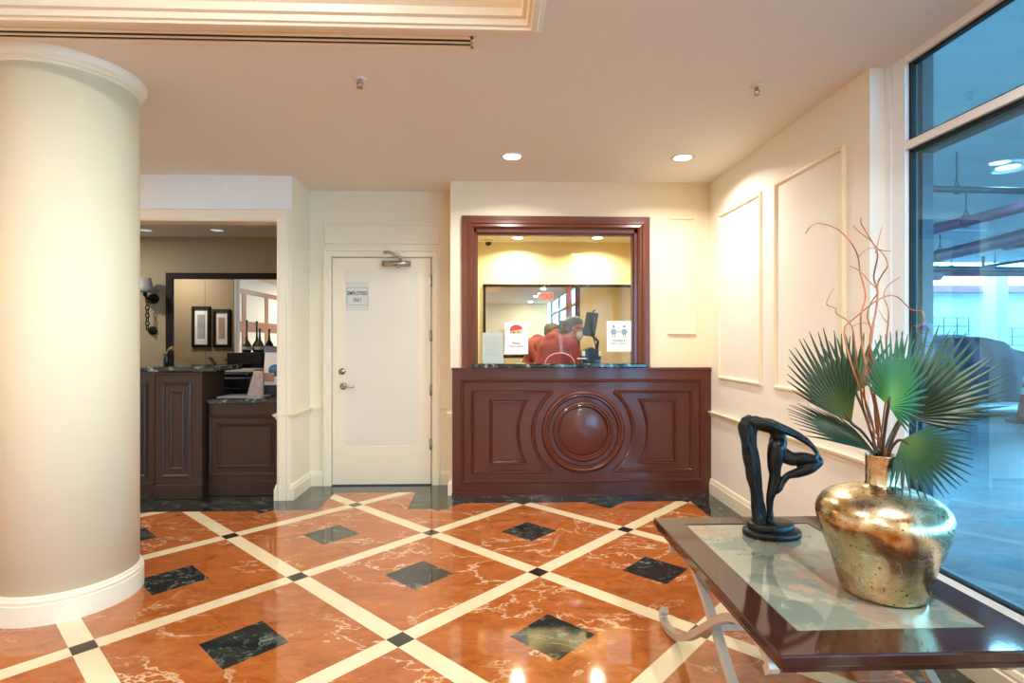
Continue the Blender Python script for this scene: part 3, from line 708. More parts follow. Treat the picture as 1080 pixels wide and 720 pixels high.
# exit sign hanging in the lobby behind the camera (seen in the office mirror)
ex = empty('exit_sign', (1.35, -1.25, 2.45), 'red lettered exit sign hanging in the lobby, seen in the mirror', 'exit sign')
MB().box(1.16, 1.54, -1.27, -1.23, 2.32, 2.55).build('housing', emit('exit sign face', lin('f6d8cc'), .9), ex)
MB().tube([(1.35, -1.25, 2.55), (1.35, -1.25, ZC)], .012, 10).build('stem', M['plaster'], ex)
text('lettering', 'EXIT', emit('exit red', (1, .08, .04, 1), 1.6), ex, (1.35, -1.228, 2.435), .32, .15, '+y', .03)

# ---------------------------------------------------------------- the left office
struct('wall_left_office', MB().box(XL, PX0+.01, YM1, YM1+.1, 0, ZO+.05).box(PX0+.0, PX0+.02, PY+.13, YM1, 0, ZO), M['tan'], 'tan back wall of the left office', 'wall')
struct('ceiling_left_office', MB().box(XL, PX0+.02, PY+.12, YM1+.1, ZO, ZO+.06), M['ceil2'], 'grey white ceiling of the left office', 'ceiling')
ma, mb_ = at(175, 287.5, Y=YM1-.03), at(181.5, 293.5, Y=YM1-.03)
lm = empty('wall_mirror', (-2.6, YM1, 1.2), 'large black framed mirror on the tan office wall', 'mirror')
mxr = PX0-.06
fw = mb_.x-ma.x
xs = at(204, 340, Y=YM1-.02).x+.12
for a, b in ((ma.x+fw, xs-.0015), (xs+.0015, mxr-fw)): MB().box(a, b, YM1-.014, YM1-.004, .75, ma.z-fw).build('mirror_glass', M['mirror'], lm)
f = MB(); f.box(ma.x, mxr, YM1-.035, YM1-.003, ma.z-fw, ma.z); f.box(ma.x, ma.x+fw, YM1-.035, YM1-.003, .7, ma.z-fw); f.box(mxr-fw, mxr, YM1-.035, YM1-.003, .7, ma.z-fw); f.box(ma.x, mxr, YM1-.035, YM1-.003, .7, .75)
f.build('mirror_frame', M['darkframe'], lm)
struct('wall_front_office', MB().box(XL, OPX0-.02, PY+.12, PY+.125, 0, ZO), M['tan'], 'tan inner face of the opening wall seen in the mirror', 'wall')
# framed pictures on the back of the opening wall (seen in the mirror)
def picture(u0, u1, v0, v1, name, label, art):
    yv = 2*(YM1-.01)-(PY+.13)
    a, b = at(u0, v0, Y=yv), at(u1, v1, Y=yv)
    x0, x1, z0, z1 = a.x, b.x, b.z, a.z; yy = PY+.126
    e = empty(name, ((x0+x1)/2, yy, (z0+z1)/2), label, 'picture', 'framed pictures seen in the mirror')
    MB().sweep(rect_path('y', yy, x0, x1, z0, z1), (0,1,0), [(0, 0), (0, .022), (-.034, .028), (-.038, .0)], True).build('frame', M['darkframe'], e)
    mt = MB().box(x0+.03, x1-.03, yy, yy+.01, z0+.03, z1-.03).build('mat_board', M['white'], e)
    MB().box(x0+.075, x1-.075, yy+.01, yy+.013, z0+.12, z1-.11).build('print', art, mt)
picture(203, 222.5, 323, 366, 'framed_picture', 'black framed grey print, left of the pair in the mirror', plain('grey print art', 'b5b8b2', .6, nscale=6, amt=.3))
picture(225, 243.5, 326, 366, 'framed_picture', 'black framed pink print, right of the pair in the mirror', plain('pink print art', 'c9a08c', .6, nscale=6, amt=.3))
# raised cabinet, set-back cabinet and desk
def panel_molds(e, rects, y, prof, mat):
    for k, (x0, x1, z0, z1) in enumerate(rects):
        MB().sweep(rect_path('y', y, x0, x1, z0, z1), (0,-1,0), prof, True).build('panel_moulding', mat, e)
Yp = 4.62
def R(u0, u1, v0, v1, y): a, b = at(u0, v1, Y=y), at(u1, v0, Y=y); return (a.x, b.x, a.z, b.z)
mp_ = [(-.012, 0), (-.012, .006), (-.004, .014), (.006, .012), (.012, .006), (.014, 0)]
pl = R(164, 213, 392, 527, Yp)
e = empty('reception_cabinet', ((pl[0]+pl[1])/2, Yp, 0), 'tall espresso cabinet end with a marble top beside the column', 'cabinet')
ztop = at(190, 392, Y=Yp).z
MB().box(pl[0], pl[1], Yp, 5.0, 0, ztop).build('body', M['espresso'], e)
MB().box(pl[0]-.008, pl[1]+.008, Yp-.016, 5.0, 0, at(190, 511, Y=Yp).z).build('plinth', M['espresso'], e, bevel=.006)
MB().box(pl[0]-.008, pl[1]+.008, Yp-.012, 5.0, ztop-.03, ztop).build('cornice', M['espresso'], e, bevel=.006)
panel_molds(e, [R(172, 200, 404.5, 502, Yp), R(180.5, 193, 413.5, 494, Yp)], Yp, mp_, M['espresso'])
MB().box(pl[0]-.06, pl[1]+.12, Yp-.045, 5.1, ztop, ztop+.045).build('marble_top', M['marble'], e, bevel=.01)
Yq = 4.72
ql = R(100, 163, 394, 524, Yq)
e = empty('reception_cabinet', ((ql[0]+ql[1])/2, Yq, 0), 'set back espresso cabinet partly hidden behind the column', 'cabinet')
MB().box(-3.4, pl[0]-.066, Yq, 5.0, 0, ztop).build('body', M['espresso'], e)
MB().box(-3.4, pl[0]-.066, Yq-.016, 5.0, 0, .11).build('plinth', M['espresso'], e, bevel=.006)
panel_molds(e, [R(115, 154, 404.5, 502, Yq), R(122, 148, 413, 494, Yq)], Yq, mp_, M['espresso'])
MB().box(-3.4, pl[0]-.066, Yq-.035, 5.1, ztop, ztop+.03).build('marble_top', M['marble'], e, bevel=.01)
Yd = 4.70
dl_ = R(214, 296, 425, 521, Yd)
zd = at(250, 425.5, Y=Yd-.03).z
e = empty('reception_desk', (-2.1, Yd, 0), 'low espresso desk with a black marble top beside the pier', 'desk')
DXa, DXb = pl[1]+.012, PX0-.006
MB().box(DXa, DXb, Yd, Yd+.06, 0, zd).build('front_panel', M['espresso'], e)
MB().box(DXa, DXb, Yd-.014, Yd+.06, 0, at(250, 507, Y=Yd).z).build('plinth', M['espresso'], e, bevel=.006)
panel_molds(e, [R(222, 290.5, 439, 500, Yd), R(230.5, 285.5, 447.5, 491, Yd)], Yd, mp_, M['espresso'])
MB().box(DXa, DXb, Yd-.04, 5.75, zd, zd+.04).build('marble_top', M['marble'], e, bevel=.008)
ZD = zd+.04
# things on the desk
p = at(250, 416, Z=ZD)
tag(MB().box(-2.36, -1.98, 4.78, 5.02, ZD+.001, ZD+.006).build('desk_pad', plain('pale desk pad', 'cfd0c6', .5)), 'pale grey desk pad lying on the marble desk', 'desk pad')
kb = empty('printer', (-2.3, 5.42, ZD), 'black office printer on the desk in front of the mirror', 'printer')
x0, x1 = at(213, 395, Y=5.3).x, at(270, 395, Y=5.3).x
MB().box(x0, x1, 5.25, 5.6, ZD+.001, ZD+.15).build('body', M['black'], kb, bevel=.02)
MB().box(x0+.04, x1-.05, 5.24, 5.5, ZD+.15, ZD+.19).build('lid', M['black'], kb, bevel=.015)
MB().box(x0+.05, x1-.1, 5.16, 5.25, ZD+.03, ZD+.045).build('paper_tray', M['black'], kb, bevel=.006)
MB().box(x0+.14, x1-.02, 5.3, 5.55, ZD+.191, ZD+.215).build('paper_stack', plain('cream paper', 'cdbfa6', .7), kb, bevel=.004)
t0 = at(222, 377, Y=5.05); t1 = at(231, 388, Y=5.05)
ph = empty('card_terminal', (t1.x-.05, 5.05, ZD), 'black terminal with a raised handle beside the marble ledge', 'terminal')
MB().prism([(t1.x-.14, ZD), (t1.x+.02, ZD), (t1.x+.02, t1.z-.06), (t1.x-.03, t1.z-.01), (t1.x-.14, t1.z-.05)], 'y', 4.98, 5.1).build('body', M['black'], ph, bevel=.012)
MB().tube([(t1.x, 5.04, t1.z-.05), (t1.x, 5.04, t1.z-.01), (t0.x+.01, 5.04, t0.z-.01), (t0.x-.015, 5.04, t0.z)], .013, 10).build('handle', M['black'], ph)
# shelf box with two decanters
s0, s1 = at(243, 372, Y=5.8), at(279, 383.5, Y=5.8)
sb = empty('shelf_box', ((s0.x+s1.x)/2, 5.85, ZD), 'dark wooden box shelf standing against the mirror', 'shelf')
MB().box(s0.x, s1.x, 5.72, 6.04, s1.z, s0.z).build('box', M['darkframe'], sb, bevel=.006)
for xx in (s0.x+.02, s1.x-.05):
    MB().box(xx, xx+.03, 5.74, 6.02, 0, s1.z).build('leg', M['darkframe'], sb)
for k, (u, vt, lab) in enumerate(((253, 337, 'tall necked glass bottle on the dark shelf, nearer the pictures'), (267, 346, 'long necked glass bottle on the dark shelf, nearer the pier'))):
    c = at(u, 371, Y=5.8); top = at(u, vt, Y=5.8).z; h = top-s0.z
    bt = empty('bottle', (c.x, 5.96, s0.z), lab, 'bottle', 'bottles on the shelf')
    MB().lathe((c.x, 5.96, s0.z), [(0, .001), (.035, .001), (.05, .03), (.052, .06), (.035, .1), (.014, .135), (.009, .2), (.009, h-.02), (.013, h-.012), (.013, h), (0, h)], 28).build('glass_body', plain('smoked bottle glass', '3b3029', .08, spec=.8), bt)
    MB().lathe((c.x, 5.96, s0.z), [(0, .062), (.0525, .062), (.0515, .04), (.0515, .03)], 28).build('label_band', plain('bottle label', 'b9ad97', .5), bt)
# leaflets
h0, h1 = at(276.5, 365, Y=5.0), at(296, 406, Y=5.0)
lh = empty('leaflet_holder', ((h0.x+h1.x)/2, 5.0, ZD), 'white leaflet stand with blue and red print against the pier', 'leaflet holder')
zb = max(ZD+.06, h1.z)
xr = min(h1.x, PX0-.02)
MB().box(h0.x, xr, 4.98, 5.08, ZD+.001, zb).build('base_box', plain('navy box', '1f2b3a', .4), lh, bevel=.004)
MB().prism([(h0.x, zb), (xr, zb), (xr, h0.z), (h0.x+.02, h0.z)], 'y', 5.02, 5.03).build('leaflet', M['white'], lh); lf = lh.children[-1]
MB().lathe((xr-.06, 5.02, zb+.13), [(0, .001), (.055, .001), (.055, 0)], 28, (0,-1,0)).build('blue_disc', plain('blue print', '3b77a8', .5), lf)
MB().box(h0.x+.01, h0.x+.1, 5.018, 5.0199, zb+.03, zb+.11).build('picture_print', plain('pink print', 'd2a08c', .5, nscale=30, amt=.3), lf)
MB().prism([(h0.x+.005, h0.z-.055), (xr, h0.z-.055), (xr, h0.z), (h0.x+.02, h0.z)], 'y', 5.017, 5.0198).build('header_print', plain('slate print', '5f7182', .5), lf)
h2, h3 = at(262, 391, Y=4.95), at(280, 407, Y=4.95)
tag(MB().prism([(h2.x, ZD+.001), (h3.x-.012, ZD+.001), (h3.x-.012, h2.z), (h2.x+.06, h2.z)], 'y', 4.92, 4.95).build('leaflet_stack', plain('pink leaflets', 'cdb3a6', .6, nscale=30, amt=.25)), 'small stack of pale pink leaflets on the desk', 'leaflets')
# ornament of gilt curls in a dark pot, on the cabinet's marble top
oc = at(177, 384, Y=4.9)
ZT = ztop+.045
o = empty('gilt_ornament', (oc.x, 4.88, ZT), 'dark pot with gilt wire curls on the marble ledge', 'ornament')
MB().lathe((oc.x, 4.88, ZT), [(0, .001), (.022, .001), (.026, .03), (.02, .07), (.024, .1), (.02, .1), (0, .098)], 24).build('pot', M['black'], o)
for k, (s, w, h) in enumerate(((-1, .07, .09), (1, .12, .13), (1, .2, .12), (-1, .05, .06), (1, .15, .15), (1, .08, .12))):
    pts = [(oc.x, 4.88, ZT+.09)]
    for i in range(1, 15):
        t = i/14; a = t*PI*.95
        pts.append((oc.x+s*w*(1-math.cos(a))/2, 4.88+.01*(k-2)*t, ZT+.09+h*math.sin(a)*.55-.07*max(0, t-.3)))
    MB().tube(pts, .0035, 6).build('wire_curl', M['gold_wire'], o)
    if s < 0:
        MB().tube([(pts[-1][0]-.014+.014*math.cos(q), pts[-1][1], pts[-1][2]+.02*math.sin(q)) for q in [2*PI*i/12 for i in range(11)]], .003, 6).build('wire_loop', M['gold_wire'], o)
# wall sconce
sc0 = at(157, 300, Y=5.95)
s = empty('wall_sconce', (sc0.x, YM1, sc0.z), 'wrought iron wall sconce with a white bell shade', 'wall lamp')
b = at(152, 293, Y=5.95); 
sx = at(153, 300, Y=5.95).x
zt, zb2 = at(150, 293, Y=5.95).z, at(150, 308, Y=5.95).z
MB().lathe((sx, 5.95, zb2), [(.1, 0), (.13, .012), (.07, .07), (.055, zt-zb2), (.05, zt-zb2), (.06, .07), (.11, .015)], 32).build('shade', plain('milk glass shade', 'a39d94', .4), s)
b = MB(); b.tube([(sx, 5.95, zb2+.03), (sx, 5.95, zb2-.04)], .02, 12); b.tube([(sx, 5.95, zb2-.04), (sx, 6.0, zb2-.07), (sx+.05, YM1-.01, zb2-.07)], .012, 10)
b.build('socket_arm', M['iron'], s)
rg = MB(); c = at(161.5, 315, Y=YM1-.02); rg.lathe((c.x, YM1-.004, c.z), [(.055, 0), (.055, .02), (.04, .03), (.03, .02), (.022, .03), (0, .03)], 28, (0,-1,0)); rg.build('rosette', M['iron'], s)
rg = MB(); c2 = at(160.5, 348.5, Y=YM1-.02); rg.lathe((c2.x, YM1-.004, c2.z), [(.045, 0), (.045, .02), (.032, .03), (0, .03)], 28, (0,-1,0)); rg.build('rosette', M['iron'], s)
ch = MB()
z = zb2-.05; k = 0
while z > c2.z+.03:
    L = .05
    ch.tube([(sx-.02+(.018*math.cos(a) if k % 2 == 0 else 0), 6.02+(.018*math.sin(a) if k % 2 else 0)*1.0, z-L/2+L/2*math.sin(a) if k % 2 == 0 else z-L/2+L/2*math.cos(a)) for a in [2*PI*i/14 for i in range(15)]], .006, 6); z -= L*.85; k += 1
ch.tube([(sx-.02, 6.02, c2.z+.02), (sx, 6.04, c2.z-.01), (c2.x, YM1-.01, c2.z)], .007, 8)
ch.build('chain', M['iron'], s)

# ---------------------------------------------------------------- window wall on the right
wf = MB()
for y in (2.58, .5, -1.6, -3.7, -5.8): wf.box(XG-.015, XG+.045, y-.04, y+.04, .235, ZC-.001)
for a, b in ((.54, 2.54), (-1.56, .46), (-3.66, -1.64), (-5.76, -3.74)):
    for z0, z1 in ((2.212, 2.25), (.235, .272), (2.625, ZC-.001)): wf.box(XG-.013, XG+.045, a-.002, b+.002, z0, z1)
wf.box(1.955, 2.03, 2.621, 2.66, .235, ZC-.001)
w2 = struct('window_2', wf, M['white_al'], 'tall aluminium framed lobby window looking into the garage', 'window')
def ring_gasket(y0, y1, z0, z1):
    g = MB(); t = .013
    g.box(XG+.005, XG+.03, y0, y0+t, z0, z1); g.box(XG+.005, XG+.03, y1-t, y1, z0, z1); g.box(XG+.005, XG+.03, y0, y1, z0, z0+t); g.box(XG+.005, XG+.03, y0, y1, z1-t, z1)
    return g
ys = [2.54, .54, .46, -1.56, -1.64, -3.66, -3.74, -5.76]
for a, b in ((.54, 2.54), (-1.56, .46), (-3.66, -1.64), (-5.76, -3.74)):
    for z0, z1 in ((.272, 2.212), (2.25, 2.625)):
        if (z0 > 2 or z0 < 1): 
            ring_gasket(a, b, z0, z1).build('gasket', M['gasket'], w2)
            MB().box(XG+.012, XG+.018, a+.008, b-.008, z0+.008, z1-.008).build('glass_pane', M['glass_win'], w2)
mb = MB()
for y in (2.56, .5): mb.box(XG+.046, XG+.1, y-.05, y+.03, .235, 2.66)
mb.box(XG+.046, XG+.1, YR, 2.6, 2.19, 2.24)
mb.build('outer_mullion', M['dkgrey'], w2)

# ---------------------------------------------------------------- the garage outside
def concrete(name, c1, c2, rough=.35, spec=.5, sc=1.3):
    t = NT(name); n = t.noise(t.coord((1, 2.5, 1)), sc, 6, .65, .6); n2 = t.noise(t.coord(), sc*9, 4, .6)
    col = t.mix(t.ramp(t.math('ADD', t.math('MULTIPLY', n, .75), t.math('MULTIPLY', n2, .25)), [(.35, 0.0), (.65, 1.0)]), lin(c1), lin(c2))
    return t.pbr(col, rough, spec=spec, bump=n2, bstr=.1)
gf = struct('floor_garage', MB().box(2.0, 26, -9, 17, -.16, -.02), concrete('wet garage concrete', '5f6a70', '99a2a6', .3), 'blue lit concrete garage floor', 'floor')
GZ = 3.32
gc = MB().box(2.0, 26, -9, 13.6, GZ, GZ+.2)
struct('ceiling_garage', gc, concrete('garage ceiling', 'c6ced1', 'dbe2e3', .8, .1, .7), 'concrete garage ceiling', 'ceiling')
gb = MB().box(2.0, 26, 13.9, 14.3, 2.3, 2.86)
wg = MB(); wg.box(2.0, 26, 15.6, 15.9, -.1, 2.86)
struct('wall_garage', wg, plain('white garage wall', 'dfe6e8', .7, amt=.03), 'pale far wall of the garage', 'wall')
struct('trim_11', MB().box(2.0, 26, 15.3, 15.6, 2.72, 2.92), plain('pink painted beam', 'b07088', .5), 'pink edge beam along the top of the far garage wall', 'beam')
cc = at(1050, 330, Y=14.6)
struct('pillar_garage', MB().box(cc.x-.16, cc.x+.16, 14.4, 14.8, -.02, GZ), plain('white pillar', 'eceff0', .6, amt=.02), 'white pillar in front of the far garage wall', 'column')
struct('wall_outer', MB().box(2.03, 2.2, 2.66, 17, -.1, GZ), M['wall_w'], 'outside face of the lobby wall along the garage', 'wall')
# pipes
PZ = 2.92
purple = plain('sprinkler pipe paint', '93607a', .4, amt=.1)
dark = plain('dark pipe', '565863', .45, .3)
def hanger(e, p, r):
    h = MB(); h.tube([(p.x, p.y, GZ), (p.x, p.y, p.z+r+.07)], .008, 6)
    h.tube([(p.x+(r+.012)*math.sin(a), p.y, p.z+(r+.012)*math.cos(a)) for a in [2*PI*i/16 for i in range(17)]], .008, 6)
    h.tube([(p.x, p.y, p.z+r+.08), (p.x-r*.8, p.y, p.z+r*.6)], .007, 6); h.tube([(p.x, p.y, p.z+r+.08), (p.x+r*.8, p.y, p.z+r*.6)], .007, 6)
    h.build('hanger', dark, e)
def pipe(uv0, uv1, r, mat, label, hang, ext=.0, z=PZ):
    a, b = at(*uv0, Z=z), at(*uv1, Z=z); dv = (b-a)
    b2 = b+dv*1.2; a2 = a-dv*ext
    if a2.x < 2.35: a2 = a+dv*((2.35-a.x)/dv.x)
    e = empty('ceiling_pipe', tuple((a+b)/2), label, 'pipe', 'pipes under the garage ceiling')
    MB().tube([a2.lerp(b2, k/12) for k in range(13)], r, 14).build('run', mat, e)
    for t in hang: hanger(e, a.lerp(b, t), r)
    return e, a2, b2, dv
e, a2, b2, dv = pipe((981, 199), (1080, 201.5), .035, dark, 'dark horizontal pipe with an upturned end, nearest the window', (.28,))
MB().tube([a2, a2+V((-.06, 0, .01)), a2+V((-.07, 0, .1))], .04, 12).build('elbow', dark, e)
MB().tube([a2+V((-.12, 0, .13)), a2+V((-.02, 0, .13))], .018, 10).build('valve', dark, e)
e, a2, b2, dv = pipe((970, 246), (1080, 217.5), .07, purple, 'upper of the two thick slanting purple pipes', (.5,), .6)
e, a2, b2, dv = pipe((970, 274.5), (1080, 249), .11, purple, 'lower of the two thick slanting purple pipes', (.24,), .4)
c_ = at(1075, 252, Z=PZ); MB().tube([c_-dv.normalized()*.25, c_+dv.normalized()*.25], .145, 18).build('coupling', purple, e)
e, a2, b2, dv = pipe((970, 283), (1080, 284.5), .07, dark, 'far dark horizontal pipe', (.3,), .3)
e, a2, b2, dv = pipe((970, 288.5), (1080, 289), .06, purple, 'farthest level purple pipe behind the slanting pair', (), .3, 2.88)
c_ = at(990, 288.5, Z=2.88); MB().tube([c_-V((1.2, 0, 0)), c_+V((.0, 0, 0))], .16, 16).build('flange', purple, e)
e, a2, b2, dv = pipe((1037, 281), (1080, 275), .03, dark, 'thin far pipe with a small upturned end', (.3,))
MB().tube([a2, a2+V((0, 0, .22))], .03, 8).build('stub', dark, e)
# fluorescent fixture and round lamps
a, b = at(985, 243, Z=3.2), at(1041, 243, Z=3.2)
e = empty('strip_light', tuple((a+b)/2), 'long grey strip light under the garage ceiling', 'ceiling light')
MB().box(a.x, b.x, a.y-.12, a.y+.12, 3.2, GZ).build('housing', plain('grey fixture', '8a98a2', .5), e, bevel=.02)
MB().box(a.x+.05, b.x-.05, a.y-.09, a.y+.09, 3.18, 3.2).build('diffuser', plain('grey diffuser', 'b5c3cb', .4), e)
p = at(1063, 172, Z=GZ)
e = empty('round_ceiling_lamp', (p.x, p.y, GZ), 'bright round lamp on the garage ceiling', 'ceiling light')
MB().lathe((p.x, p.y, GZ), [(.15, 0), (.15, -.03), (.12, -.045)], 32).build('rim', M['plaster'], e)
MB().lathe((p.x, p.y, GZ-.03), [(.118, 0), (.11, -.02), (0, -.03)], 32).build('lens', M['lamp_cool'], e)
lamp('lamp', (0, 0, -.08), 25, (.62, .88, 1), .3, PI, e)
for gx, gy in ((11.5, 8.5), (13.5, 1.5)):
    downlight('round_ceiling_lamp', gx, gy, GZ, 'added unseen round lamp under the garage ceiling', 200, (.6, .9, 1), .2, M['lamp_cool'], 'added garage lamps', PI)  # two unseen lamps added to lift the dark garage
# covered car
def car():
    base = at(1010, 443, Z=-.02); Yc0 = 9.2
    x0 = at(962, 400, Y=Yc0).x; 
    e = empty('covered_car', (x0+2.2, Yc0+.9, -.02), 'car under a dark blue cover parked behind the window', 'car')
    Ln, Wd = 4.7, 1.8
    # side outline (x along car from the left = tail, z up)
    top = [(0, .45), (.03, .85), (.12, 1.2), (.35, 1.36), (.9, 1.43), (1.5, 1.43), (1.95, 1.36), (2.4, 1.16), (2.8, 1.0), (3.4, .95), (4.0, .88), (4.5, .72), (4.68, .5)]
    def zt(x):
        for (a, b), (c, d) in zip(top, top[1:]):
            if a <= x <= c: t = (x-a)/(c-a); return b+(d-b)*t
        return .45
    vs, fs = [], []; nx, ny = 64, 28
    for i in range(nx+1):
        x = .0+4.68*i/nx; h = zt(x)
        endt = min(1, min(x, 4.68-x)/.35); wd = Wd/2*(.86+.14*math.sin(endt*PI/2))
        for j in range(ny+1):
            s = j/ny*2-1; 
            a = abs(s)
            if a < .55: yy = a/.55*.72*wd*(1 if h < 1.05 else .92); zz = h-.05*(a/.55)**2
            else:
                t = (a-.55)/.45; yy = wd*(.72*(1 if h < 1.05 else .92)+(1-.72*(1 if h < 1.05 else .92))*math.sin(t*PI/2)); zz = (h-.05)*(1-t)+.28*t
            w = .018*math.sin(9*x+4*s)+.015*math.sin(17*x-7*s+1.3)+.02*math.sin(5*zz*3+x*3)
            vs.append((x0+x, Yc0+.9+(1 if s > 0 else -1)*(yy+w), zz+w*.5-.02))
    for i in range(nx):
        for j in range(ny):
            fs.append((i*(ny+1)+j, (i+1)*(ny+1)+j, (i+1)*(ny+1)+j+1, i*(ny+1)+j+1))
    m = MB().add(vs, fs, True)
    fs2 = [[j for j in range(ny+1)], [nx*(ny+1)+j for j in range(ny+1)][::-1]]; m.add([], [])
    for f in fs2: m.f.append(f); m.sm.append(False)
    m.build('cover', plain('dark blue car cover', '0d2444', .6, nscale=4, amt=.2, bstr=.3), e)
    MB().box(x0+.12, x0+4.55, Yc0-.05, Yc0+1.85, .07, .25).build('sill', plain('silver car body', 'b8c6cf', .25, .5), e, bevel=.05)
    for xx in (x0+.95, x0+3.75):
        for yy in (Yc0+.1, Yc0+1.5):
            w = MB().lathe((xx, yy, .29), [(.14, 0), (.27, -.0), (.31, .04), (.31, .16), (.27, .2), (0, .2)], 32, (0,1,0))
            wh = w.build('wheel', M['gasket'], e)
            MB().lathe((xx, yy-.004, .29), [(0, 0), (.17, .0), (.19, .012), (.19, .02)], 24, (0,1,0)).build('hub_cap', M['silver'], wh)
car()
# traffic cone
cb = at(1086, 446, Z=-.02)
e = empty('traffic_cone', (cb.x, cb.y, -.02), 'orange traffic cone with white bands at the right edge', 'traffic cone')
hc = at(1086, 391, Y=cb.y).z+.02
org = plain('orange cone', 'd2503a', .5)
MB().box(cb.x-.22, cb.x+.22, cb.y-.22, cb.y+.22, -.018, .02).build('base', plain('cone base', '3a2c30', .6), e, bevel=.01)
cr = lambda t: .17-.12*t
MB().lathe((cb.x, cb.y, .02), [(cr(t/8), hc*t/8) for t in range(9)]+[(.03, hc)], 32).build('cone_body', org, e); cbd = e.children[-1]
for t0, t1 in ((.5, .63), (.72, .86)):
    MB().lathe((cb.x, cb.y, .02), [(cr(t0)+.003, hc*t0), (cr(t1)+.003, hc*t1)], 32).build('white_band', M['white'], cbd)
# little wire racks on the far wall
for k, (u, v, lab) in enumerate(((1001, 344, 'small wire rack on the far garage wall, left of the white pillar'), (1073, 355, 'small wire rack on the far garage wall, right of the white pillar'))):
    p = at(u, v, Y=15.55); e = MB()
    for zz in (-.25, 0, .25): e.tube([(p.x-.55, 15.5, p.z+zz), (p.x+.55, 15.5, p.z+zz)], .013, 6)
    for xx in (-.55, -.2, .2, .55): e.tube([(p.x+xx, 15.5, p.z-.25), (p.x+xx, 15.5, p.z+.25)], .013, 6); e.tube([(p.x+xx, 15.5, p.z), (p.x+xx, 15.592, p.z)], .013, 6)
    tag(e.build('wall_mounted_rack', dark), lab, 'rack', 'wire racks on the garage wall')

# ---------------------------------------------------------------- the low table
TZ = .48
tx0, tx1, ty0, ty1 = .75, 1.543, 1.40, 2.525
tb = empty('side_table', ((tx0+tx1)/2, (ty0+ty1)/2, 0), 'low dark wood table with a glass inset and curved metal legs', 'table')
gx0, gx1, gy0, gy1 = .868, 1.422, 1.528, 2.425
tm = MB()
for a in ((tx0, gx0, ty0, ty1), (gx1, tx1, ty0, ty1), (gx0, gx1, ty0, gy0), (gx0, gx1, gy1, ty1)): pass
def top_ring(z0, z1, o, i):
    vs = []
    for z in (z0, z1):
        vs += [(tx0+o, ty0+o, z), (tx1-o, ty0+o, z), (tx1-o, ty1-o, z), (tx0+o, ty1-o, z), (gx0-i, gy0-i, z), (gx1+i, gy0-i, z), (gx1+i, gy1+i, z), (gx0-i, gy1+i, z)]
    fs = []
    for k in range(4):
        k2 = (k+1) % 4
        fs += [(k, k2, 4+k2, 4+k), (8+k, 8+k2, 12+k2, 12+k), (k, k2, 8+k2, 8+k), (4+k, 4+k2, 12+k2, 12+k)]
    return vs, fs
tm.add(*top_ring(TZ-.032, TZ, 0, 0))
tm.build('wood_frame', M['tablewood'], tb, bevel=.005)
MB().add(*top_ring(TZ-.05, TZ-.0325, .012, -.02)).build('under_rail', M['tablewood'], tb)
MB().box(gx0+.001, gx1-.001, gy0+.001, gy1-.001, TZ-.012, TZ-.003).build('glass_panel', M['glass_tab'], tb)
ymid = (ty0+ty1)/2+.01
armB = [(.50, .075), (.53, .045), (.51, .018), (.43, .02), (.33, .045), (.22, .10), (.10, .185), (0, .26), (-.10, .335), (-.19, .39), (-.28, .422), (-.37, .428), (-.43, .412), (-.46, .385), (-.44, .365)]
def smooth_path(P, n=4):
    P = [V(p) for p in P]; out = []
    for i in range(len(P)-1):
        p0, p1, p2, p3 = P[max(i-1, 0)], P[i], P[i+1], P[min(i+2, len(P)-1)]
        for k in range(n):
            t = k/n; out.append(.5*((2*p1)+(p2-p0)*t+(2*p0-5*p1+4*p2-p3)*t*t+(3*p1-p0-3*p2+p3)*t**3))
    return out+[P[-1]]
for xx in (.80, 1.49):
    for sg_, ox in ((1, -.012), (-1, .012)):
        pts = smooth_path([(xx+ox, ymid+sg_*dy, z) for dy, z in armB])
        m = MB(); hw, ht = .016, .013
        # rectangular bar swept in the YZ plane
        vs, fs = [], []
        for i, p in enumerate(pts):
            t = (pts[min(i+1, len(pts)-1)]-pts[max(i-1, 0)]).normalized(); nn = V((0, -t.z, t.y))
            vs += [p+V((-hw, 0, 0))-ht*nn, p+V((hw, 0, 0))-ht*nn, p+V((hw, 0, 0))+ht*nn, p+V((-hw, 0, 0))+ht*nn]
        for i in range(len(pts)-1):
            for k in range(4): fs.append((i*4+k, i*4+(k+1) % 4, i*4+4+(k+1) % 4, i*4+4+k))
        L_ = len(pts)*4; fs += [(3, 2, 1, 0), (L_-4, L_-3, L_-2, L_-1)]
        m.add(vs, fs); 
        m.build('leg', M['grey_steel'], tb, bevel=.003)
    MB().box(xx-.018, xx+.018, ymid-.43, ymid+.43, TZ-.064, TZ-.05).build('top_bracket', M['grey_steel'], tb)
MB().box(.80, 1.49, ymid-.012, ymid+.012, .248, .272).build('stretcher', M['grey_steel'], tb)

# ---------------------------------------------------------------- gold vase
VD = 1.80
vc = at(930, 623, d=VD); VX, VY = vc.x, vc.y; VZ = TZ-.0028
def vase_mat():
    t = NT('mercury gold glass'); vec = t.coord()
    n = t.noise(vec, 9, 5, .65, .5); sp = t.noise(vec, 75, 2, .5)
    spots = t.ramp(sp, [(.64, 0.0), (.70, 1.0)])
    col = t.mix(t.ramp(n, [(.35, 0.0), (.65, 1.0)]), lin('b8935a'), lin('f4e6c6')); col = t.mix(t.math('MULTIPLY', spots, .85), col, lin('4a3414'))
    rg = t.math('ADD', t.math('MULTIPLY', n, .36), .08)
    rg = t.math('ADD', rg, t.math('MULTIPLY', spots, .3))
    lo = t.math('ADD', t.noise(vec, 7, 3, .5), t.math('MULTIPLY', t.noise(vec, 60, 3, .6), .12))
    return t.pbr(col, rg, 1.0, bump=lo, bstr=.1, bdist=.02)
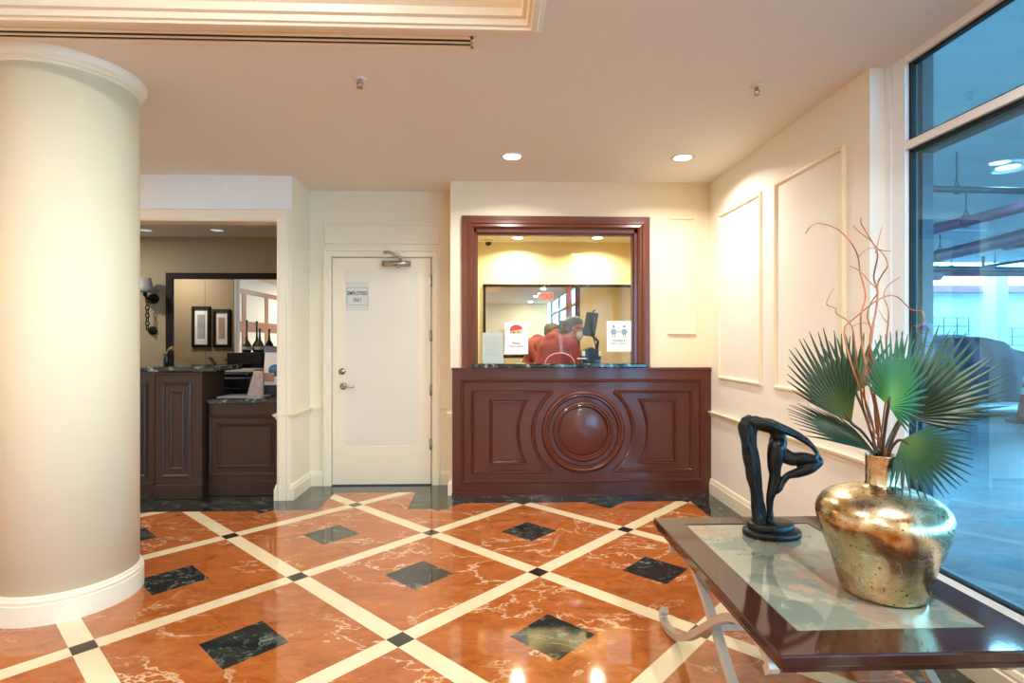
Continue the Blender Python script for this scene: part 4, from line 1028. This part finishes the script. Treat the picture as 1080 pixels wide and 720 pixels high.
vs_ = [(0, .001), (.105, .001), (.118, .004), (.124, .014), (.128, .03), (.138, .07), (.151, .115), (.167, .16), (.181, .20), (.190, .232), (.193, .25), (.192, .265), (.186, .284), (.172, .304), (.15, .320), (.12, .333), (.09, .341), (.062, .346), (.05, .351), (.0465, .36), (.0462, .40), (.047, .449), (.048, .452), (.045, .453), (.042, .45), (.041, .40), (.04, .36), (.03, .34), (0, .335)]
vase = MB().lathe((VX, VY, VZ), vs_, 96).build('vase', vase_mat())
vase.location = (0, 0, 0)
tag(vase, 'round gold mercury glass vase holding palm leaves on the table', 'vase')

# ---------------------------------------------------------------- palm leaves and willow twigs in the vase
def leaf_mat(name, c1, c2, c3):
    t = NT(name); tc = t.n('TexCoord'); n = t.noise(tc.outputs['Object'], 14, 3)
    uv = t.n('UVMap'); sp = t.n('SeparateXYZ'); t.link(uv.outputs[0], sp.inputs[0])
    col = t.ramp(sp.outputs[0], [(.0, lin(c1)), (.4, lin(c2)), (1.0, lin(c3))])
    col = t.mix(t.math('MULTIPLY', n, .4), col, lin(c3))
    p = t.n('BsdfPrincipled'); t.link(col, p.inputs['Base Color']); p.inputs['Roughness'].default_value = .42
    tl = t.n('BsdfTranslucent'); t.link(col, tl.inputs[0])
    ms = t.n('MixShader'); ms.inputs[0].default_value = .22; t.link(p.outputs[0], ms.inputs[1]); t.link(tl.outputs[0], ms.inputs[2]); t.link(ms.outputs[0], t.out.inputs[0])
    return t.m
LG = leaf_mat('palm green', '6f9038', '2f5a30', '1b3830')
LB = leaf_mat('palm bright green', '84b038', '3f7a2e', '2a543e')
LO = leaf_mat('palm olive green', '5f7a3a', '4a6539', '37502f')
LD = leaf_mat('palm shaded green', '3a5026', '243c20', '182a1b')  # darker leaf green, shade among the crowded leaves put into the colour
petm = plain('dry petiole', '4a3a22', .6)
mouth = V((VX, VY, VZ+.45))
def palm(hub, toward, facing, R, a0, a1, nseg, mat, label, split=.54, side=.16, cup=.12):
    """fan leaf: hub point, mid-axis direction, facing normal, radius, angular range (deg) about the axis"""
    hub = V(hub); tw = (V((0, 0, EYE))-hub).normalized(); rt = V((0, 0, 1)).cross(tw).normalized(); up = tw.cross(rt)
    bs = lambda q: rt*q[0]+up*q[1]+tw*q[2]
    ax = bs(toward).normalized(); nz = bs(facing); nz = (nz-ax*nz.dot(ax)).normalized(); sd = nz.cross(ax)
    e = empty('palm_leaf', tuple(mouth), label, 'palm leaf', 'palm leaves in the gold vase')
    vs, fs, uvs = [], [], []
    def pt(r, a, h):
        flat = hub+r*(math.cos(a)*ax+math.sin(a)*sd)
        return flat+nz*(h-cup*r*r/R)
    rnd = random.Random(hash(label) % 1000 if False else len(label)*7+nseg)
    rs = [.03, .2, .36, split, .65, .82, 1.0]
    da = math.radians(a1-a0)/nseg
    for i in range(nseg):
        am = math.radians(a0)+da*(i+.5); Lf = R*(1-.06*rnd.random())*(1-side*abs((i+.5)/nseg*2-1)**2); bend = (rnd.random()-.5)*.12
        base_i = len(vs)
        for k, t in enumerate(rs):
            r = Lf*t; 
            w = da/2 if t <= split else da/2*(1-((t-split)/(1-split))**1.35)*split/t*1.06
            w = max(w, .0006/ max(r, .01)); a = am+bend*max(0, t-split)
            dep = r*da*.34 if t <= split else split*Lf*da*.34*(1-(t-split)/(1-split))
            for s, h in ((-1, 0), (0, dep), (1, 0)):
                vs.append(pt(r, a+s*w, h)); uvs.append(t)
        for k in range(len(rs)-1):
            b0 = base_i+k*3; fs += [(b0, b0+1, b0+4, b0+3), (b0+1, b0+2, b0+5, b0+4)]
    me = bpy.data.meshes.new('fan'); me.from_pydata([p-mouth for p in vs], [], fs)
    uvl = me.uv_layers.new(name='UVMap')
    for lp in me.loops: uvl.data[lp.index].uv = (uvs[lp.vertex_index], .5)
    me.materials.append(mat); o = bpy.data.objects.new('fan', me); COL.objects.link(o); o.parent = e
    md = o.modifiers.new('s', 'SOLIDIFY'); md.thickness = .0012
    inner = V((VX, VY, VZ+.345)) + (hub-mouth)*.05
    rim = mouth+V(((hub-mouth).x, (hub-mouth).y, 0)).normalized()*.018
    mid = rim.lerp(hub, .55)+V((0, 0, .015))
    pts = smooth_path([inner, rim, mid, hub, hub+ax*R*.12])
    MB().tube(pts, [.0045]*(len(pts)-1)+[.002], 8).build('petiole', petm, e)
    return e
def pix_dir(du, dv, dn=0): return (du, dv, dn)   # right, up, towards the camera
pxm = VD/FPX
def hubp(u, v, dd): return at(u, v, d=VD+dd)
palm(hubp(898, 446, -.03), pix_dir(-.45, .89, 0), pix_dir(-.62, .0, .78), 108*pxm, -38, 44, 17, LG, 'wide blue green palm leaf fanning to the left', side=.3)
palm(hubp(922, 477, -.08), pix_dir(-.83, .56, 0), pix_dir(.3, .9, .28), 92*pxm, -52, 50, 16, LD, 'palm leaf seen nearly edge on, pointing low to the left', cup=.1)
palm(hubp(903, 414, .10), pix_dir(.04, 1, -.15), pix_dir(.0, .1, 1), 74*pxm, -46, 46, 12, LO, 'small palm leaf standing upright behind the twigs')
palm(hubp(937, 428, -.2), pix_dir(.1, .99, .0), pix_dir(.86, .05, .5), 78*pxm, -125, 66, 26, LB, 'bright green palm leaf at the front centre', cup=.06, side=.45)
palm(hubp(952, 438, .10), pix_dir(.58, .81, 0), pix_dir(.3, .1, .95), 112*pxm, -52, 42, 20, LO, 'largest olive palm leaf rising to the right')
palm(hubp(954, 440, .0), pix_dir(.74, .66, .1), pix_dir(.3, .3, .9), 68*pxm, -56, 58, 16, LD, 'dark palm leaf between the bright and the largest leaf')
palm(hubp(951, 464, -.04), pix_dir(.84, -.54, .0), pix_dir(.25, .3, .92), 64*pxm, -74, 72, 22, LG, 'palm leaf drooping low to the right over the vase')

twig = plain('curly willow bark', 'b0693a', .55, nscale=60, amt=.2)
def branch(pts, label, dd=0, r0=.0036, twigs=()):
    """zoomed-photo coordinates: (px*5.144) from (840,220)"""
    W = []
    n = len(pts)
    for i, (a, b) in enumerate(pts):
        u, v = 840+a/5.144, 220+b/5.144
        W.append(at(u, v, d=VD+dd+.04*math.sin(i*1.7+dd*40)-.13*max(0, min(1, (b-430)/400, (1250-b)/300))))
    e = empty('willow_branch', tuple(mouth), label, 'branch', 'curly willow branches in the gold vase')
    low = mouth+V((dd*.25, -dd*.2, 0)); st = [mouth+V((dd*.1, 0, -.1)), low]
    P = smooth_path(st+W, 6); k = len(P)
    MB().tube(P, [r0*(1-.62*i/(k-1)) for i in range(k)], 7).build('stem', twig, e)
    for tp in twigs:
        Q = [at(840+a/5.144, 220+b/5.144, d=VD+dd) for a, b in tp]; P2 = smooth_path(Q, 6)
        MB().tube(P2, [r0*.5*(1-.6*i/(len(P2)-1)) for i in range(len(P2))], 6).build('twig', twig, e)
branch([(440, 1150), (385, 900), (355, 720), (350, 580), (375, 470), (345, 340), (335, 265), (300, 190), (240, 125), (180, 92), (115, 80), (75, 100), (50, 135)], 'curly branch arching over to the far left at its tip', -.03, twigs=([(335, 265), (370, 228), (410, 213), (440, 220)],))
branch([(430, 1150), (420, 900), (400, 720), (430, 560), (440, 450), (420, 370), (440, 260), (425, 205), (375, 120), (352, 80), (350, 50)], 'tallest curly branch, straight up the middle', .0, .0042, ([(430, 240), (445, 170), (465, 95)], [(440, 220), (480, 228), (512, 230)]))
branch([(400, 1150), (365, 950), (405, 690), (385, 590), (400, 520), (440, 450), (400, 400), (345, 340), (290, 310)], 'curly branch bending left at half height', .05, .0032)
branch([(450, 1150), (400, 850), (415, 650), (440, 500), (440, 410), (470, 350), (495, 310), (480, 260), (440, 215), (400, 170), (340, 125), (305, 90)], 'curly branch looping right then back left at its tip', .02, .0034)
branch([(470, 1150), (500, 900), (490, 720), (500, 560), (475, 480), (490, 425), (560, 370)], 'curly branch ending short on the right', -.02, .003, ([(495, 620), (470, 590), (445, 545)],))
branch([(410, 1150), (300, 850), (260, 660), (320, 590), (450, 490), (540, 475), (620, 545), (680, 555), (692, 600), (665, 640), (640, 635)], 'curly branch crossing low to the window side', -.06, .003)
branch([(380, 1150), (330, 850), (300, 640), (220, 570), (210, 540), (165, 520), (180, 470), (205, 430)], 'thin crooked branch pointing up at the left', .04, .0028, ([(300, 640), (360, 620), (440, 640)],))

# ---------------------------------------------------------------- bronze figure
SD = 2.33
def S(a, b, dd=0): return at(775+a/4.5, 425+b/4.5, d=SD+dd)
k_ = SD/FPX/4.5            # metres per zoomed pixel
cen = S(175, 640); BZ = TZ-.0028
st = empty('bronze_sculpture', (cen.x, cen.y, BZ), 'black bronze sculpture of a bending figure holding its raised knee', 'sculpture')
bl = MB().lathe((cen.x, cen.y, BZ), [(0, .0005), (.118, .0005), (.121, .006), (.121, .02), (.117, .026), (0, .026)], 56, sx=1, sy=.72)
bl.lathe((cen.x-.005, cen.y, BZ+.026), [(0, 0), (.094, 0), (.097, .005), (.096, .024), (.091, .03), (0, .03)], 56, sx=1, sy=.7)
bl.build('base', M['bronze'], st)
fg = MB()
def chain(pts, rad, dd=None, sub=6, flat=1):
    P = smooth_path(pts, sub); n = len(P); R_ = []
    for i in range(n):
        t = i/(n-1)*(len(rad)-1); j = min(int(t), len(rad)-2); R_.append(rad[j]+(rad[j+1]-rad[j])*(t-j))
    fg.tube(P, [r*k_ for r in R_], 14, flat)
    for p, r in ((P[0], R_[0]), (P[-1], R_[-1])): fg.ball(p, r*k_*.98, 12, 8)
# torso folded forward: hips -> back -> shoulders
chain([S(205, 195), S(205, 150), S(180, 120), (S(140, 105)), S(95, 92)], [37, 36, 30, 32, 34])
fg.ball(S(205, 185), (40*k_, 44*k_, 46*k_), 18, 12)
fg.ball(S(150, 100), (36*k_, 40*k_, 24*k_), 16, 10); fg.ball(S(190, 108), (28*k_, 36*k_, 24*k_), 16, 10)
# standing leg
chain([S(200, 205, -.02), S(194, 250, -.02), S(188, 300, -.02), S(190, 340, -.02), S(185, 390, -.02), S(168, 450, -.02), S(166, 505, -.02), S(170, 545, -.02)], [40, 39, 31, 25, 27, 18, 14, 17])
chain([S(165, 555, -.02), S(190, 580, -.03), S(222, 600, -.04)], [17, 15, 9])
# raised leg: thigh forward, shin back, foot on the standing leg
chain([S(215, 235, -.0), S(270, 264, -.03), S(330, 262, -.05), (S(395, 275, -.06))], [36, 33, 29, 24])
chain([S(395, 278, -.06), S(355, 310, -.06), S(300, 330, -.05), S(250, 345, -.05), S(228, 375, -.05)], [24, 25, 23, 16, 13])
chain([S(228, 372, -.05), S(215, 405, -.055), S(200, 425, -.05)], [14, 12, 8])
# arms from the shoulders back to the raised knee
for dd, o in ((-.055, 0), (.03, -14)):
    chain([S(92, 92+o*.3, dd*.6), S(160, 102+o, dd), S(225, 128+o, dd), S(285, 152+o*.8, dd), S(335, 180+o*.5, dd-.005)], [20, 17, 16, 14, 14])
    chain([S(335, 180+o*.5, dd-.005), S(368, 205, dd*.8-.02), S(392, 240, dd*.5-.045)], [14, 12, 9])
    for q in range(5):
        chain([S(385, 232, dd*.5-.045), S(392+q*4-6, 248, dd*.5-.055+.006*q), S(390+q*5-8, 272, dd*.5-.065+.008*q)], [6, 5, 3.6], sub=3)
# bowed head inside the hair, hair falling to the base in strands
fg.ball(S(68, 82), (24*k_, 26*k_, 22*k_), 16, 10)
hairm = MB(); fg2 = fg; fg = hairm
chain([S(66, 78), S(62, 110), S(66, 180), S(78, 260), S(92, 350), S(104, 430), S(112, 500), S(120, 570), S(128, 595)], [24, 34, 28, 24, 22, 20, 19, 26, 36])
for q in range(11):
    a = 2*PI*q/11; ca, sa = math.cos(a), math.sin(a)
    W = [(64, 72, 20), (62, 110, 34), (66, 180, 31), (78, 260, 28), (92, 350, 26), (104, 430, 24), (112, 500, 23), (121, 570, 31), (130, 598, 42)]
    chain([S(x+ca*r+5*math.sin(i*2.3+q*1.7), y, sa*r*k_) for i, (x, y, r) in enumerate(W)], [8, 10, 10, 9, 9, 8, 8, 9, 9], sub=5)
def hair_bronze():
    t = NT('bronze hair'); f = t.noise(t.coord((60, 60, 14)), 1.6, 4, .6, .5)
    return t.pbr(lin('0e0e10'), .4, spec=.4, bump=f, bstr=.9, bdist=.012)
hairm.build('hair', hair_bronze(), st, remesh=.003, smooth_it=1)
fg2.build('figure', M['bronze'], st, remesh=.0036, smooth_it=3)

# ---------------------------------------------------------------- daylight, camera, view
w = bpy.data.worlds.new('sky'); SC.world = w; w.use_nodes = True
nt = w.node_tree; bg = nt.nodes['Background']
bg.inputs[0].default_value = (.45, .78, 1.0, 1); bg.inputs[1].default_value = 16.5
cam = bpy.data.cameras.new('camera'); co = bpy.data.objects.new('camera', cam); COL.objects.link(co)
cam.sensor_fit = 'HORIZONTAL'; cam.sensor_width = 36; cam.lens = 36*FPX/1080; cam.clip_start = .05; cam.clip_end = 200
co.location = (0, 0, EYE); co.rotation_euler = (PI/2, 0, -YAW)
SC.camera = co
SC.cycles.max_bounces = 10; SC.cycles.diffuse_bounces = 5; SC.cycles.glossy_bounces = 6; SC.cycles.transparent_max_bounces = 16
SC.cycles.sample_clamp_indirect = 6; SC.cycles.caustics_reflective = False; SC.cycles.caustics_refractive = False
vs = SC.view_settings
SC.display_settings.display_device = 'sRGB'
vs.view_transform = 'Standard'; vs.look = 'None'; vs.gamma = 1; vs.exposure = 0.2; vs.use_curve_mapping = False
